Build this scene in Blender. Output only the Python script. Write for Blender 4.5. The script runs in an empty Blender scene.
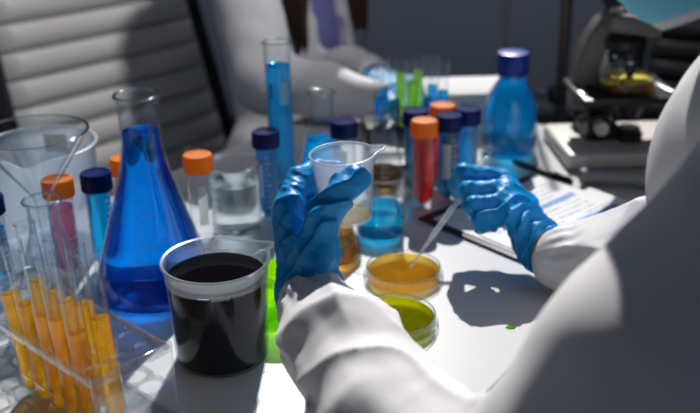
import bpy, bmesh, math, random
import numpy as np
from mathutils import Vector, Matrix
try:
    import openvdb as vdb
except ImportError:
    import pyopenvdb as vdb

random.seed(7)
SC = bpy.context.scene
C = SC.collection
PI = math.pi
R = math.radians

# ------------------------------------------------------------------ camera, world, sun, exposure
cam_d = bpy.data.cameras.new('camera')
cam = bpy.data.objects.new('camera', cam_d)
C.objects.link(cam)
pitch, roll = R(23), R(0.94)
fwd = Vector((0, math.cos(pitch), -math.sin(pitch)))
up0 = Vector((0, math.sin(pitch), math.cos(pitch)))
right = Vector((1, 0, 0)) * math.cos(roll) - up0 * math.sin(roll)
up = right.cross(fwd)
M = Matrix((right, up, -fwd)).transposed().to_4x4()
M.translation = Vector((0, 0, 1.23))
cam.matrix_world = M
cam_d.sensor_fit = 'HORIZONTAL'
cam_d.sensor_width = 36
cam_d.lens = 950 / 700 * 36
cam_d.clip_start = 0.02
cam_d.dof.use_dof = True
cam_d.dof.focus_distance = 0.84
cam_d.dof.aperture_fstop = 4.2
SC.camera = cam

SUN_DIR = Vector((0.07, 0.84, 0.80)).normalized()
sun_d = bpy.data.lights.new('sun', 'SUN')
sun_d.energy = 4.9
sun_d.angle = R(0.8)
sun_d.color = (1.0, 0.965, 0.92)
sun = bpy.data.objects.new('sun', sun_d)
sun.rotation_euler = SUN_DIR.to_track_quat('Z', 'Y').to_euler()
sun.location = (1.5, 3, 4)
C.objects.link(sun)

spot_d = bpy.data.lights.new('chair_fill_spot', 'SPOT')      # added fill light that brightens the grey chair, no fixture behind it
spot_d.energy = 130
spot_d.spot_size = R(34); spot_d.spot_blend = 1.0
spot_d.shadow_soft_size = 0.12
spot_d.color = (1.0, 0.98, 0.96)
spot = bpy.data.objects.new('chair_fill_spot', spot_d)
spot.location = (0.70, 1.05, 2.9)
spot.rotation_euler = Vector((0.70 + 0.66, 1.05 - 1.80, 2.9 - 0.74)).to_track_quat('Z', 'Y').to_euler()
C.objects.link(spot)
wash_d = bpy.data.lights.new('wall_fill_spot', 'SPOT')      # second invented fill, put in to lift the dark back wall
wash_d.energy = 110
wash_d.spot_size = R(100); wash_d.spot_blend = 0.8
wash_d.shadow_soft_size = 0.15
wash = bpy.data.objects.new('wall_fill_spot', wash_d)
wash.location = (0.4, 2.45, 2.7)
wash.rotation_euler = Vector((0.0, -1.2, 2.2)).to_track_quat('Z', 'Y').to_euler()
C.objects.link(wash)

world = bpy.data.worlds.new('world')
SC.world = world
world.use_nodes = True
nt = world.node_tree
nt.nodes.clear()
wo = nt.nodes.new('ShaderNodeOutputWorld')
bg = nt.nodes.new('ShaderNodeBackground')
tc = nt.nodes.new('ShaderNodeTexCoord')
dot = nt.nodes.new('ShaderNodeVectorMath'); dot.operation = 'DOT_PRODUCT'
dot.inputs[1].default_value = Vector((0.25, 0.8, 0.55)).normalized()
ramp = nt.nodes.new('ShaderNodeValToRGB')
ramp.color_ramp.elements[0].position = 0.55
ramp.color_ramp.elements[0].color = (0.030, 0.037, 0.049, 1)
ramp.color_ramp.elements[1].position = 1.0
ramp.color_ramp.elements[1].color = (0.26, 0.31, 0.40, 1)
nt.links.new(tc.outputs['Generated'], dot.inputs[0])
nt.links.new(dot.outputs['Value'], ramp.inputs['Fac'])
nt.links.new(ramp.outputs['Color'], bg.inputs['Color'])
bg.inputs['Strength'].default_value = 0.8
nt.links.new(bg.outputs[0], wo.inputs['Surface'])

SC.view_settings.view_transform = 'Standard'
SC.view_settings.look = 'None'
SC.view_settings.exposure = 0.0
SC.view_settings.gamma = 1
SC.view_settings.use_curve_mapping = False
SC.cycles.max_bounces = 20
SC.cycles.transmission_bounces = 16
SC.cycles.glossy_bounces = 8
SC.cycles.transparent_max_bounces = 48
SC.cycles.sample_clamp_indirect = 6
SC.cycles.use_denoising = True

# ------------------------------------------------------------------ helpers: objects and tags
T = 0.75            # table top height


def tag(o, label=None, cat=None, group=None, kind=None):
    if label: o['label'] = label
    if cat: o['category'] = cat
    if group: o['group'] = group
    if kind: o['kind'] = kind
    return o


def empty(name, loc=(0, 0, 0), rz=0, label=None, cat=None, group=None):
    o = bpy.data.objects.new(name, None)
    o.empty_display_size = 0.02
    C.objects.link(o)
    o.location = loc
    o.rotation_euler = (0, 0, rz)
    return tag(o, label, cat, group)


def finish(me, smooth=35):
    if smooth:
        for p in me.polygons: p.use_smooth = True
        me.set_sharp_from_angle(angle=R(smooth))


def obj(name, bm, mat, parent=None, smooth=35, loc=None, rot=None):
    me = bpy.data.meshes.new(name)
    if isinstance(bm, tuple):
        me.from_pydata(bm[0], [], bm[1])
        me.update()
    else:
        bmesh.ops.recalc_face_normals(bm, faces=bm.faces)
        bm.to_mesh(me); bm.free()
    finish(me, smooth)
    if mat: me.materials.append(mat)
    o = bpy.data.objects.new(name, me)
    C.objects.link(o)
    if parent: o.parent = parent
    if loc: o.location = loc
    if rot: o.rotation_euler = rot
    return o


def kids(o):
    return [c for c in bpy.data.objects if c.parent == o]


def copy_tree(o, parent=None):
    c = o.copy(); C.objects.link(c)
    if parent: c.parent = parent
    for ch in kids(o): copy_tree(ch, c)
    return c


# ------------------------------------------------------------------ helpers: shapes
def lathe(bm, prof, seg=64, gear=0, gear_amp=0.0, center=(0, 0)):
    """revolve (r, z) profile; r = 0 makes a pole; gear ridges the side where third value is set"""
    rings = []
    for p in prof:
        r, z = p[0], p[1]
        g = len(p) > 2 and p[2]
        if r <= 1e-7:
            rings.append([bm.verts.new((center[0], center[1], z))])
        else:
            ring = []
            for i in range(seg):
                a = 2 * PI * i / seg
                rr = r + (gear_amp * (1 if (i * gear // seg * 2 + 0) % 2 == 0 and (i * gear * 2 // seg) % 2 == 0 else 0) if g else 0)
                ring.append(bm.verts.new((center[0] + rr * math.cos(a), center[1] + rr * math.sin(a), z)))
            rings.append(ring)
    for a, b in zip(rings, rings[1:]):
        if len(a) == 1 and len(b) == 1: continue
        for i in range(seg):
            j = (i + 1) % seg
            if len(a) == 1: bm.faces.new((a[0], b[i], b[j]))
            elif len(b) == 1: bm.faces.new((a[i], a[j], b[0]))
            else: bm.faces.new((a[i], a[j], b[j], b[i]))
    return bm


def lathe_obj(name, prof, mat, parent=None, seg=64, smooth=40, **k):
    return obj(name, lathe(bmesh.new(), prof, seg, **k), mat, parent, smooth)


def box(bm, c, s, rot=None, bevel=0.0, segs=2):
    b2 = bmesh.new()
    bmesh.ops.create_cube(b2, size=1)
    bmesh.ops.scale(b2, vec=s, verts=b2.verts)
    if bevel:
        bmesh.ops.bevel(b2, geom=b2.edges[:], offset=bevel, segments=segs, affect='EDGES', profile=0.5)
    m = Matrix.Translation(c)
    if rot is not None: m = m @ rot
    bmesh.ops.transform(b2, matrix=m, verts=b2.verts)
    append(bm, b2)
    return bm


def append(bm, b2):
    me = bpy.data.meshes.new('tmp')
    b2.to_mesh(me); b2.free()
    bm.from_mesh(me)
    bpy.data.meshes.remove(me)


def tube(bm, pts, r, seg=16, caps=True):
    """sweep a circle along points; r number or list"""
    pts = [Vector(p) for p in pts]
    n = len(pts)
    rs = r if isinstance(r, (list, tuple)) else [r] * n
    rings = []
    prev = None
    for i, p in enumerate(pts):
        d = (pts[min(i + 1, n - 1)] - pts[max(i - 1, 0)]).normalized()
        if prev is None:
            ref = Vector((0, 0, 1)) if abs(d.z) < 0.9 else Vector((1, 0, 0))
            x = d.cross(ref).normalized()
        else:
            x = (prev - d * prev.dot(d)).normalized()
        prev = x
        y = d.cross(x)
        rings.append([bm.verts.new(p + (x * math.cos(2 * PI * k / seg) + y * math.sin(2 * PI * k / seg)) * rs[i]) for k in range(seg)])
    for a, b in zip(rings, rings[1:]):
        for k in range(seg):
            j = (k + 1) % seg
            bm.faces.new((a[k], a[j], b[j], b[k]))
    if caps:
        bm.faces.new(rings[0][::-1]); bm.faces.new(rings[-1])
    return bm


def prism(bm, poly, depth, mat4):
    """extrude 2D polygon (x, y) by depth along z, then transform"""
    a = [bm.verts.new(mat4 @ Vector((x, y, -depth / 2))) for x, y in poly]
    b = [bm.verts.new(mat4 @ Vector((x, y, depth / 2))) for x, y in poly]
    bm.faces.new(a[::-1]); bm.faces.new(b)
    n = len(poly)
    for i in range(n):
        j = (i + 1) % n
        bm.faces.new((a[i], a[j], b[j], b[i]))
    return bm


def arc_patch(rfun, z0, z1, a0, a1, th=0.0003, na=14, nz=4):
    """thin curved sticker on a round wall"""
    bm = bmesh.new()
    g = []
    for s in (0, th):
        rows = []
        for j in range(nz + 1):
            z = z0 + (z1 - z0) * j / nz
            rows.append([bm.verts.new(((rfun(z) + s) * math.cos(a0 + (a1 - a0) * i / na), (rfun(z) + s) * math.sin(a0 + (a1 - a0) * i / na), z)) for i in range(na + 1)])
        g.append(rows)
    for s in (0, 1):
        for j in range(nz):
            for i in range(na):
                f = (g[s][j][i], g[s][j][i + 1], g[s][j + 1][i + 1], g[s][j + 1][i])
                bm.faces.new(f if s else f[::-1])
    for j in range(nz):
        bm.faces.new((g[0][j][0], g[0][j + 1][0], g[1][j + 1][0], g[1][j][0]))
        bm.faces.new((g[0][j][na], g[1][j][na], g[1][j + 1][na], g[0][j + 1][na]))
    for i in range(na):
        bm.faces.new((g[0][0][i], g[1][0][i], g[1][0][i + 1], g[0][0][i + 1]))
        bm.faces.new((g[0][nz][i], g[0][nz][i + 1], g[1][nz][i + 1], g[1][nz][i]))
    return bm


def ticks(rfun, zs, ang, w_short, w_long, every=5, h=0.0006):
    bm = bmesh.new()
    for k, z in enumerate(zs):
        w = w_long if k % every == 0 else w_short
        r = rfun(z)
        append(bm, arc_patch(rfun, z - h / 2, z + h / 2, ang, ang + w / r, 0.0002, 4, 1))
    return bm


def text_wrap(name, body, size, rfun, z, ang, mat, parent, off=0.0003):
    """lettering bent round a wall, readable from outside"""
    cu = bpy.data.curves.new('txt', 'FONT')
    cu.body = body; cu.size = size; cu.align_x = 'CENTER'; cu.align_y = 'CENTER'
    cu.resolution_u = 3
    t = bpy.data.objects.new('txt', cu)
    C.objects.link(t)
    dg = bpy.context.evaluated_depsgraph_get()
    me = bpy.data.meshes.new_from_object(t.evaluated_get(dg))
    bpy.data.objects.remove(t)
    bm = bmesh.new(); bm.from_mesh(me)
    bpy.data.meshes.remove(me)
    for v in bm.verts:
        zz = z + v.co.y
        r = rfun(zz) + off
        a = ang + v.co.x / r
        v.co = Vector((r * math.cos(a), r * math.sin(a), zz))
    for f in bm.faces: f.normal_update()
    me = bpy.data.meshes.new(name)
    bm.to_mesh(me); bm.free()
    me.materials.append(mat)
    o = bpy.data.objects.new(name, me)
    C.objects.link(o); o.parent = parent
    return o


# ------------------------------------------------------------------ helpers: smooth solid modelling of bodies, cloth and gloves
class Field:
    def __init__(s, lo, hi, vox):
        s.lo = np.array(lo, float); s.vox = vox
        s.n = np.ceil((np.array(hi, float) - s.lo) / vox).astype(int) + 1
        s.ax = [s.lo[i] + vox * np.arange(s.n[i]) for i in range(3)]
        s.d = np.full(s.n, 0.05, np.float32)

    def sub(s, lo, hi):
        sl = []
        for i in range(3):
            a = max(0, int((lo[i] - s.lo[i]) / s.vox)); b = min(s.n[i], int((hi[i] - s.lo[i]) / s.vox) + 2)
            if a >= b: return None, None
            sl.append(slice(a, b))
        g = np.meshgrid(*[s.ax[i][sl[i]] for i in range(3)], indexing='ij')
        return tuple(sl), np.stack(g, -1).astype(np.float32)

    def blend(s, sl, d, k, op='u'):
        a = s.d[sl]
        if op == 'u':
            if k <= 0: s.d[sl] = np.minimum(a, d); return
            h = np.clip(0.5 + 0.5 * (a - d) / k, 0, 1)
            s.d[sl] = a * (1 - h) + d * h - k * h * (1 - h)
        elif op == 'sub':
            s.d[sl] = np.maximum(a, -d)

    def cone(s, a, b, ra, rb, k=0.006, op='u'):
        a = np.array(a, np.float32); b = np.array(b, np.float32)
        m = max(ra, rb) + 0.05 if op == 'u' else max(ra, rb) + 0.01
        sl, P = s.sub(np.minimum(a, b) - m, np.maximum(a, b) + m)
        if sl is None: return
        ba = b - a; L2 = float(ba @ ba)
        t = np.clip(((P - a) @ ba) / L2, 0, 1)
        d = np.linalg.norm(P - a - t[..., None] * ba, axis=-1) - (ra + (rb - ra) * t)
        s.blend(sl, d, k, op)

    def ell(s, c, r, rot=None, k=0.006, op='u'):
        c = np.array(c, np.float32); r = np.array(r, np.float32)
        m = r.max() + (0.05 if op == 'u' else 0.01)
        sl, P = s.sub(c - m, c + m)
        if sl is None: return
        q = P - c
        if rot is not None: q = q @ np.array(rot, np.float32)      # columns of rot = axes
        k0 = np.linalg.norm(q / r, axis=-1); k1 = np.linalg.norm(q / (r * r), axis=-1) + 1e-9
        d = k0 * (k0 - 1) / k1
        s.blend(sl, d, k, op)

    def chain(s, pts, rs, k=0.006, op='u'):
        for i in range(len(pts) - 1): s.cone(pts[i], pts[i + 1], rs[i], rs[i + 1], k, op)

    def displace(s, f, slab=60):
        for i in range(0, s.n[0], slab):
            sl = (slice(i, i + slab), slice(None), slice(None))
            g = np.meshgrid(s.ax[0][sl[0]], s.ax[1], s.ax[2], indexing='ij')
            near = np.abs(s.d[sl]) < 0.03
            if near.any():
                P = np.stack([x[near] for x in g], -1)
                s.d[sl][near] += f(P).astype(np.float32)

    def halfspace(s, p, n):                    # keep the side n points away from
        p = np.array(p); n = np.array(n, float); n /= np.linalg.norm(n)
        d = ((s.ax[0] - p[0]) * n[0])[:, None, None] + ((s.ax[1] - p[1]) * n[1])[None, :, None] + ((s.ax[2] - p[2]) * n[2])[None, None, :]
        s.d = np.maximum(s.d, d.astype(np.float32))

    def mesh(s, name, mat, parent=None, adapt=0.0, smooth_it=2):
        s.d[0] = s.d[-1] = 0.02; s.d[:, 0] = s.d[:, -1] = 0.02; s.d[:, :, 0] = s.d[:, :, -1] = 0.02
        g = vdb.FloatGrid(0.05)
        g.copyFromArray(np.clip(s.d / s.vox, -4, 4).astype(np.float32) if False else s.d.astype(np.float32))
        pts, quads = g.convertToQuads(0.0)
        pts = np.asarray(pts, float)
        pts = pts * s.vox + s.lo
        quads = np.asarray(quads)
        me = bpy.data.meshes.new(name)
        me.from_pydata(pts.tolist(), [], quads[:, ::-1].tolist())
        me.update()
        bm = bmesh.new(); bm.from_mesh(me)
        # keep only real shells (drop crumbs)
        for _ in range(smooth_it):
            bmesh.ops.smooth_vert(bm, verts=bm.verts, factor=0.5, use_axis_x=True, use_axis_y=True, use_axis_z=True)
        bmesh.ops.recalc_face_normals(bm, faces=bm.faces)
        bm.to_mesh(me); bm.free()
        for p in me.polygons: p.use_smooth = True
        me.materials.append(mat)
        o = bpy.data.objects.new(name, me)
        C.objects.link(o)
        if parent: o.parent = parent
        return o


def wobble(P, freq, seed, oct=2):
    """smooth pseudo-noise in about -1..1"""
    rng = np.random.RandomState(seed)
    out = np.zeros(len(P)); amp = 1; tot = 0
    for o in range(oct):
        for _ in range(4):
            d = rng.normal(size=3); d /= np.linalg.norm(d)
            e = rng.normal(size=3); e /= np.linalg.norm(e)
            out += amp * np.sin(freq * (P @ d) + rng.rand() * 6.28 + 1.3 * np.sin(freq * 0.7 * (P @ e) + rng.rand() * 6.28))
        tot += amp * 2.4
        amp *= 0.5; freq *= 1.9
    return out / tot


def ridge(x, p=2.0):
    return 1 - np.abs(x) ** (1 / p)


# ------------------------------------------------------------------ materials
def new_mat(name):
    m = bpy.data.materials.new(name)
    m.use_nodes = True
    m.node_tree.nodes.clear()
    return m, m.node_tree, m.node_tree.nodes.new('ShaderNodeOutputMaterial')


def N(nt, t, **inp):
    n = nt.nodes.new(t)
    for k, v in inp.items():
        n.inputs[k.replace('_', ' ')].default_value = v
    return n


def principled(name, col, rough=0.5, spec=0.5, metal=0.0, bump=None, noise=None, sheen=0, coat=0, trans=0):
    m, nt, out = new_mat(name)
    p = N(nt, 'ShaderNodeBsdfPrincipled')
    p.inputs['Base Color'].default_value = (*col, 1)
    p.inputs['Roughness'].default_value = rough
    p.inputs['Specular IOR Level'].default_value = spec
    p.inputs['Metallic'].default_value = metal
    if coat: p.inputs['Coat Weight'].default_value = coat
    nt.links.new(p.outputs[0], out.inputs['Surface'])
    if bump or noise:
        tc = N(nt, 'ShaderNodeTexCoord')
        if bump:
            sc, st = bump[0], bump[1]
            mp = N(nt, 'ShaderNodeMapping')
            if len(bump) > 2: mp.inputs['Scale'].default_value = bump[2]
            nz = N(nt, 'ShaderNodeTexNoise')
            nz.inputs['Scale'].default_value = sc; nz.inputs['Detail'].default_value = 4
            b = N(nt, 'ShaderNodeBump'); b.inputs['Strength'].default_value = st
            b.inputs['Distance'].default_value = bump[3] if len(bump) > 3 else 0.002
            nt.links.new(tc.outputs['Object'], mp.inputs['Vector'])
            nt.links.new(mp.outputs[0], nz.inputs['Vector'])
            nt.links.new(nz.outputs['Fac'], b.inputs['Height'])
            nt.links.new(b.outputs[0], p.inputs['Normal'])
        if noise:
            nz = N(nt, 'ShaderNodeTexNoise')
            nz.inputs['Scale'].default_value = noise[0]; nz.inputs['Detail'].default_value = 5
            mx = N(nt, 'ShaderNodeMix'); mx.data_type = 'RGBA'
            mx.inputs[6].default_value = (*col, 1); mx.inputs[7].default_value = (*noise[1], 1)
            nt.links.new(tc.outputs['Object'], nz.inputs['Vector'])
            nt.links.new(nz.outputs['Fac'], mx.inputs[0])
            nt.links.new(mx.outputs[2], p.inputs['Base Color'])
    return m


def facing(nt, base, amp, power):
    lw = N(nt, 'ShaderNodeLayerWeight'); lw.inputs['Blend'].default_value = 0.5
    pw = N(nt, 'ShaderNodeMath'); pw.operation = 'POWER'; pw.inputs[1].default_value = power
    ml = N(nt, 'ShaderNodeMath'); ml.operation = 'MULTIPLY_ADD'
    ml.inputs[1].default_value = amp; ml.inputs[2].default_value = base
    ml.use_clamp = True
    nt.links.new(lw.outputs['Facing'], pw.inputs[0])
    nt.links.new(pw.outputs[0], ml.inputs[0])
    return ml.outputs[0]


def thin_glass(name, tint=(0.97, 0.985, 0.99), base=0.05, amp=0.6, power=3.0, rough=0.03, milk=0.0, milk_col=(0.85, 0.88, 0.92)):
    """clear wall: see-through with a Fresnel-like sheen, optional milkiness"""
    m, nt, out = new_mat(name)
    tr = N(nt, 'ShaderNodeBsdfTransparent')
    cm = N(nt, 'ShaderNodeMix'); cm.data_type = 'RGBA'      # longer way through the wall at grazing angles
    cm.inputs[6].default_value = (*tint, 1); cm.inputs[7].default_value = (tint[0] * 0.38, tint[1] * 0.46, tint[2] * 0.52, 1)
    nt.links.new(facing(nt, 0.0, 0.95, 5.0), cm.inputs[0])
    nt.links.new(cm.outputs[2], tr.inputs['Color'])
    gl = N(nt, 'ShaderNodeBsdfGlossy'); gl.inputs['Roughness'].default_value = rough
    gl.inputs['Color'].default_value = (0.95, 0.97, 1, 1)
    a = tr.outputs[0]
    if milk:
        df = N(nt, 'ShaderNodeBsdfDiffuse'); df.inputs['Color'].default_value = (*milk_col, 1)
        tl = N(nt, 'ShaderNodeBsdfTranslucent'); tl.inputs['Color'].default_value = (*milk_col, 1)
        m1 = N(nt, 'ShaderNodeMixShader'); m1.inputs[0].default_value = 0.55
        nt.links.new(df.outputs[0], m1.inputs[1]); nt.links.new(tl.outputs[0], m1.inputs[2])
        m2 = N(nt, 'ShaderNodeMixShader'); m2.inputs[0].default_value = milk
        nt.links.new(a, m2.inputs[1]); nt.links.new(m1.outputs[0], m2.inputs[2])
        a = m2.outputs[0]
    mx = N(nt, 'ShaderNodeMixShader')
    nt.links.new(facing(nt, base, amp, power), mx.inputs[0])
    nt.links.new(a, mx.inputs[1]); nt.links.new(gl.outputs[0], mx.inputs[2])
    nt.links.new(mx.outputs[0], out.inputs['Surface'])
    return m


def liquid(name, col, clear=0.35, clear_col=None, ior=1.33, glow=0.0, glow_col=None, rough=0.0):
    """coloured liquid: refracting, part straight light so the sun tints what lies behind, part scattering"""
    m, nt, out = new_mat(name)
    g = N(nt, 'ShaderNodeBsdfGlass'); g.inputs['Color'].default_value = (*col, 1)
    g.inputs['IOR'].default_value = ior; g.inputs['Roughness'].default_value = rough
    tr = N(nt, 'ShaderNodeBsdfTransparent'); tr.inputs['Color'].default_value = (*(clear_col or col), 1)
    mx = N(nt, 'ShaderNodeMixShader'); mx.inputs[0].default_value = clear
    nt.links.new(g.outputs[0], mx.inputs[1]); nt.links.new(tr.outputs[0], mx.inputs[2])
    a = mx.outputs[0]
    if glow:
        tl = N(nt, 'ShaderNodeBsdfTranslucent'); tl.inputs['Color'].default_value = (*(glow_col or col), 1)
        m2 = N(nt, 'ShaderNodeMixShader'); m2.inputs[0].default_value = glow
        nt.links.new(a, m2.inputs[1]); nt.links.new(tl.outputs[0], m2.inputs[2])
        a = m2.outputs[0]
    nt.links.new(a, out.inputs['Surface'])
    return m


MT = {}
MT['table'] = principled('white_laminate', (0.66, 0.665, 0.675), 0.36, 0.3, noise=(3, (0.63, 0.635, 0.65)))
MT['steel'] = principled('brushed_steel', (0.45, 0.46, 0.48), 0.3, 0.5, 1.0)
MT['dark_metal'] = principled('dark_metal', (0.03, 0.032, 0.038), 0.4, 0.5, 0.3)
MT['floor'] = principled('dark_floor', (0.110, 0.128, 0.160), 0.7, 0.10, noise=(2, (0.090, 0.106, 0.135)))
MT['wall'] = principled('dark_wall', (0.14, 0.165, 0.21), 0.8, 0.1)
MT['glass'] = thin_glass('clear_glass', base=0.025, amp=0.6, power=3.6)
MT['glass_rim'] = thin_glass('glass_rim', (0.90, 0.95, 0.98), base=0.12, amp=0.8, power=2.0, rough=0.06)
MT['acrylic'] = thin_glass('clear_acrylic', (0.96, 0.972, 0.98), base=0.07, amp=0.8, power=2.4, rough=0.06, milk=0.012)
MT['pp'] = thin_glass('milky_plastic', (0.93, 0.95, 0.97), base=0.02, amp=0.3, power=3.0, rough=0.25, milk=0.19, milk_col=(0.78, 0.83, 0.9))
MT['pp_thick'] = thin_glass('milky_plastic_thick', (0.9, 0.93, 0.96), base=0.03, amp=0.3, power=3.0, rough=0.3, milk=0.26, milk_col=(0.68, 0.77, 0.90))
MT['pp_clear'] = thin_glass('thin_milky_plastic', (0.93, 0.95, 0.97), base=0.012, amp=0.25, power=5.0, rough=0.05, milk=0.02)
MT['tube_plastic'] = thin_glass('tube_plastic', (0.95, 0.97, 0.98), base=0.025, amp=0.35, power=3.5, rough=0.10, milk=0.02)
m, nt_, out_ = new_mat('orange_cap_plastic')
_d = N(nt_, 'ShaderNodeBsdfPrincipled'); _d.inputs['Base Color'].default_value = (1.0, 0.28, 0.004, 1); _d.inputs['Roughness'].default_value = 0.4
_t = N(nt_, 'ShaderNodeBsdfTranslucent'); _t.inputs['Color'].default_value = (1.0, 0.36, 0.005, 1)
_x = N(nt_, 'ShaderNodeMixShader'); _x.inputs[0].default_value = 0.45
nt_.links.new(_d.outputs[0], _x.inputs[1]); nt_.links.new(_t.outputs[0], _x.inputs[2]); nt_.links.new(_x.outputs[0], out_.inputs['Surface'])
MT['cap_orange'] = m
MT['cap_blue'] = principled('navy_cap_plastic', (0.002, 0.013, 0.115), 0.22, 0.2)
MT['cap_bottle'] = principled('blue_bottle_cap_plastic', (0.008, 0.05, 0.36), 0.35, 0.4)
MT['blue'] = liquid('royal_blue_liquid', (0.04, 0.48, 0.92), 0.18, (0.025, 0.40, 0.90), glow=0.02, glow_col=(0.0, 0.28, 0.80))
MT['sky'] = liquid('sky_blue_liquid', (0.01, 0.70, 0.96), 0.25, (0.008, 0.66, 0.94), glow=0.14, glow_col=(0.0, 0.44, 0.86))
MT['water'] = liquid('clear_water', (0.90, 0.95, 0.96), 0.12, (0.92, 0.96, 0.97))
MT['teal'] = liquid('teal_blue_liquid', (0.006, 0.60, 0.80), 0.30, (0.006, 0.58, 0.80), glow=0.06, glow_col=(0.0, 0.34, 0.58))
MT['amber'] = liquid('amber_liquid', (1.0, 0.77, 0.08), 0.25, (1.0, 0.74, 0.07), glow=0.26, glow_col=(1.0, 0.56, 0.01))
MT['brown'] = liquid('brown_liquid', (0.95, 0.80, 0.36), 0.5, (0.94, 0.78, 0.36), glow=0.26, glow_col=(0.95, 0.60, 0.12))
MT['honey'] = liquid('honey_liquid', (0.94, 0.66, 0.16), 0.4, (0.94, 0.62, 0.14), glow=0.06, glow_col=(0.8, 0.46, 0.05))
MT['olive'] = liquid('yellow_green_liquid', (0.80, 0.78, 0.04), 0.4, (0.80, 0.76, 0.04), glow=0.15, glow_col=(0.5, 0.5, 0.02))
MT['lime'] = liquid('lime_liquid', (0.60, 0.95, 0.05), 0.45, (0.60, 0.95, 0.04), glow=0.25, glow_col=(0.4, 0.8, 0.02))
MT['green'] = liquid('green_liquid', (0.66, 0.90, 0.22), 0.4, (0.6, 0.88, 0.18), glow=0.1, glow_col=(0.40, 0.70, 0.04))
MT['red'] = liquid('red_liquid', (1.0, 0.20, 0.09), 0.35, (1.0, 0.18, 0.07), glow=0.40, glow_col=(1.0, 0.12, 0.03))
MT['pink'] = liquid('pale_pink_liquid', (0.85, 0.42, 0.55), 0.5, (0.85, 0.45, 0.55), glow=0.3, glow_col=(0.7, 0.3, 0.4))
MT['straw'] = liquid('pale_straw_liquid', (0.95, 0.85, 0.48), 0.55, (0.95, 0.85, 0.50), glow=0.1, glow_col=(0.8, 0.65, 0.25))
MT['black_liquid'] = principled('black_liquid', (0.004, 0.003, 0.005), 0.05, 0.18)
MT['label_white'] = thin_glass('white_print', (0.9, 0.9, 0.9), base=0.02, amp=0.1, power=3, rough=0.4, milk=0.85, milk_col=(0.82, 0.84, 0.86))
MT['print_white'] = principled('white_ink', (0.82, 0.86, 0.9), 0.6)
MT['print_dark'] = principled('dark_ink', (0.02, 0.05, 0.16), 0.6)
MT['label_grey'] = thin_glass('grey_print', (0.8, 0.85, 0.86), base=0.02, amp=0.1, power=3, rough=0.4, milk=0.85, milk_col=(0.62, 0.74, 0.78))
MT['sticker'] = thin_glass('paper_sticker', (0.6, 0.58, 0.5), base=0.0, amp=0.05, power=3, rough=0.6, milk=0.95, milk_col=(0.62, 0.60, 0.52))
MT['glove'] = principled('blue_nitrile', (0.001, 0.285, 0.70), 0.38, 0.28, bump=(230, 0.5, (1, 1, 1), 0.0015))
MT['coat'] = principled('white_cotton', (0.80, 0.79, 0.82), 0.9, 0.1, bump=(900, 0.12, (1, 1, 1), 0.0005))
MT['skin'] = principled('skin', (0.48, 0.25, 0.17), 0.55, 0.3)
MT['hair'] = principled('brown_hair', (0.065, 0.022, 0.010), 0.5, 0.4, bump=(60, 0.6, (6, 6, 0.4), 0.006))
MT['hair_dark'] = principled('dark_hair', (0.012, 0.009, 0.008), 0.5, 0.4, bump=(60, 0.6, (6, 6, 0.4), 0.006))
MT['shirt'] = principled('lavender_cotton', (0.22, 0.22, 0.55), 0.9, 0.1)
MT['mask'] = principled('pale_blue_mask', (0.22, 0.66, 0.90), 0.9, 0.1)
MT['mask_edge'] = principled('white_mask_edge', (0.7, 0.72, 0.75), 0.9, 0.1)
MT['jeans'] = principled('dark_trousers', (0.02, 0.025, 0.04), 0.9, 0.1)
MT['shoe'] = principled('black_shoe', (0.01, 0.01, 0.011), 0.5)
MT['eye'] = principled('eye_white', (0.8, 0.8, 0.8), 0.2)
MT['iris'] = principled('dark_iris', (0.02, 0.01, 0.006), 0.2)
MT['leather'] = principled('grey_leather', (0.64, 0.625, 0.62), 0.42, 0.4, bump=(220, 0.15, (1, 1, 1), 0.001))
MT['leather_dark'] = principled('charcoal_leather', (0.035, 0.037, 0.042), 0.5, 0.4, bump=(220, 0.15, (1, 1, 1), 0.001))
MT['black_plastic'] = principled('black_plastic', (0.012, 0.012, 0.014), 0.4, 0.4)
MT['grey_plastic'] = principled('grey_plastic', (0.25, 0.25, 0.26), 0.5, 0.4)
MT['scope_body'] = principled('beige_enamel', (0.62, 0.59, 0.54), 0.45, 0.4)
MT['scope_arm'] = principled('taupe_enamel', (0.17, 0.15, 0.14), 0.4, 0.4)
MT['lens'] = principled('lens_glass', (0.55, 0.65, 0.8), 0.1, 0.8)
MT['clip_navy'] = principled('navy_board', (0.010, 0.014, 0.035), 0.5, 0.4)
MT['foam'] = principled('white_foam', (0.82, 0.82, 0.83), 0.9, 0.1)
MT['yellow_agar'] = principled('yellow_agar', (0.80, 0.66, 0.03), 0.35, 0.5)


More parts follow.
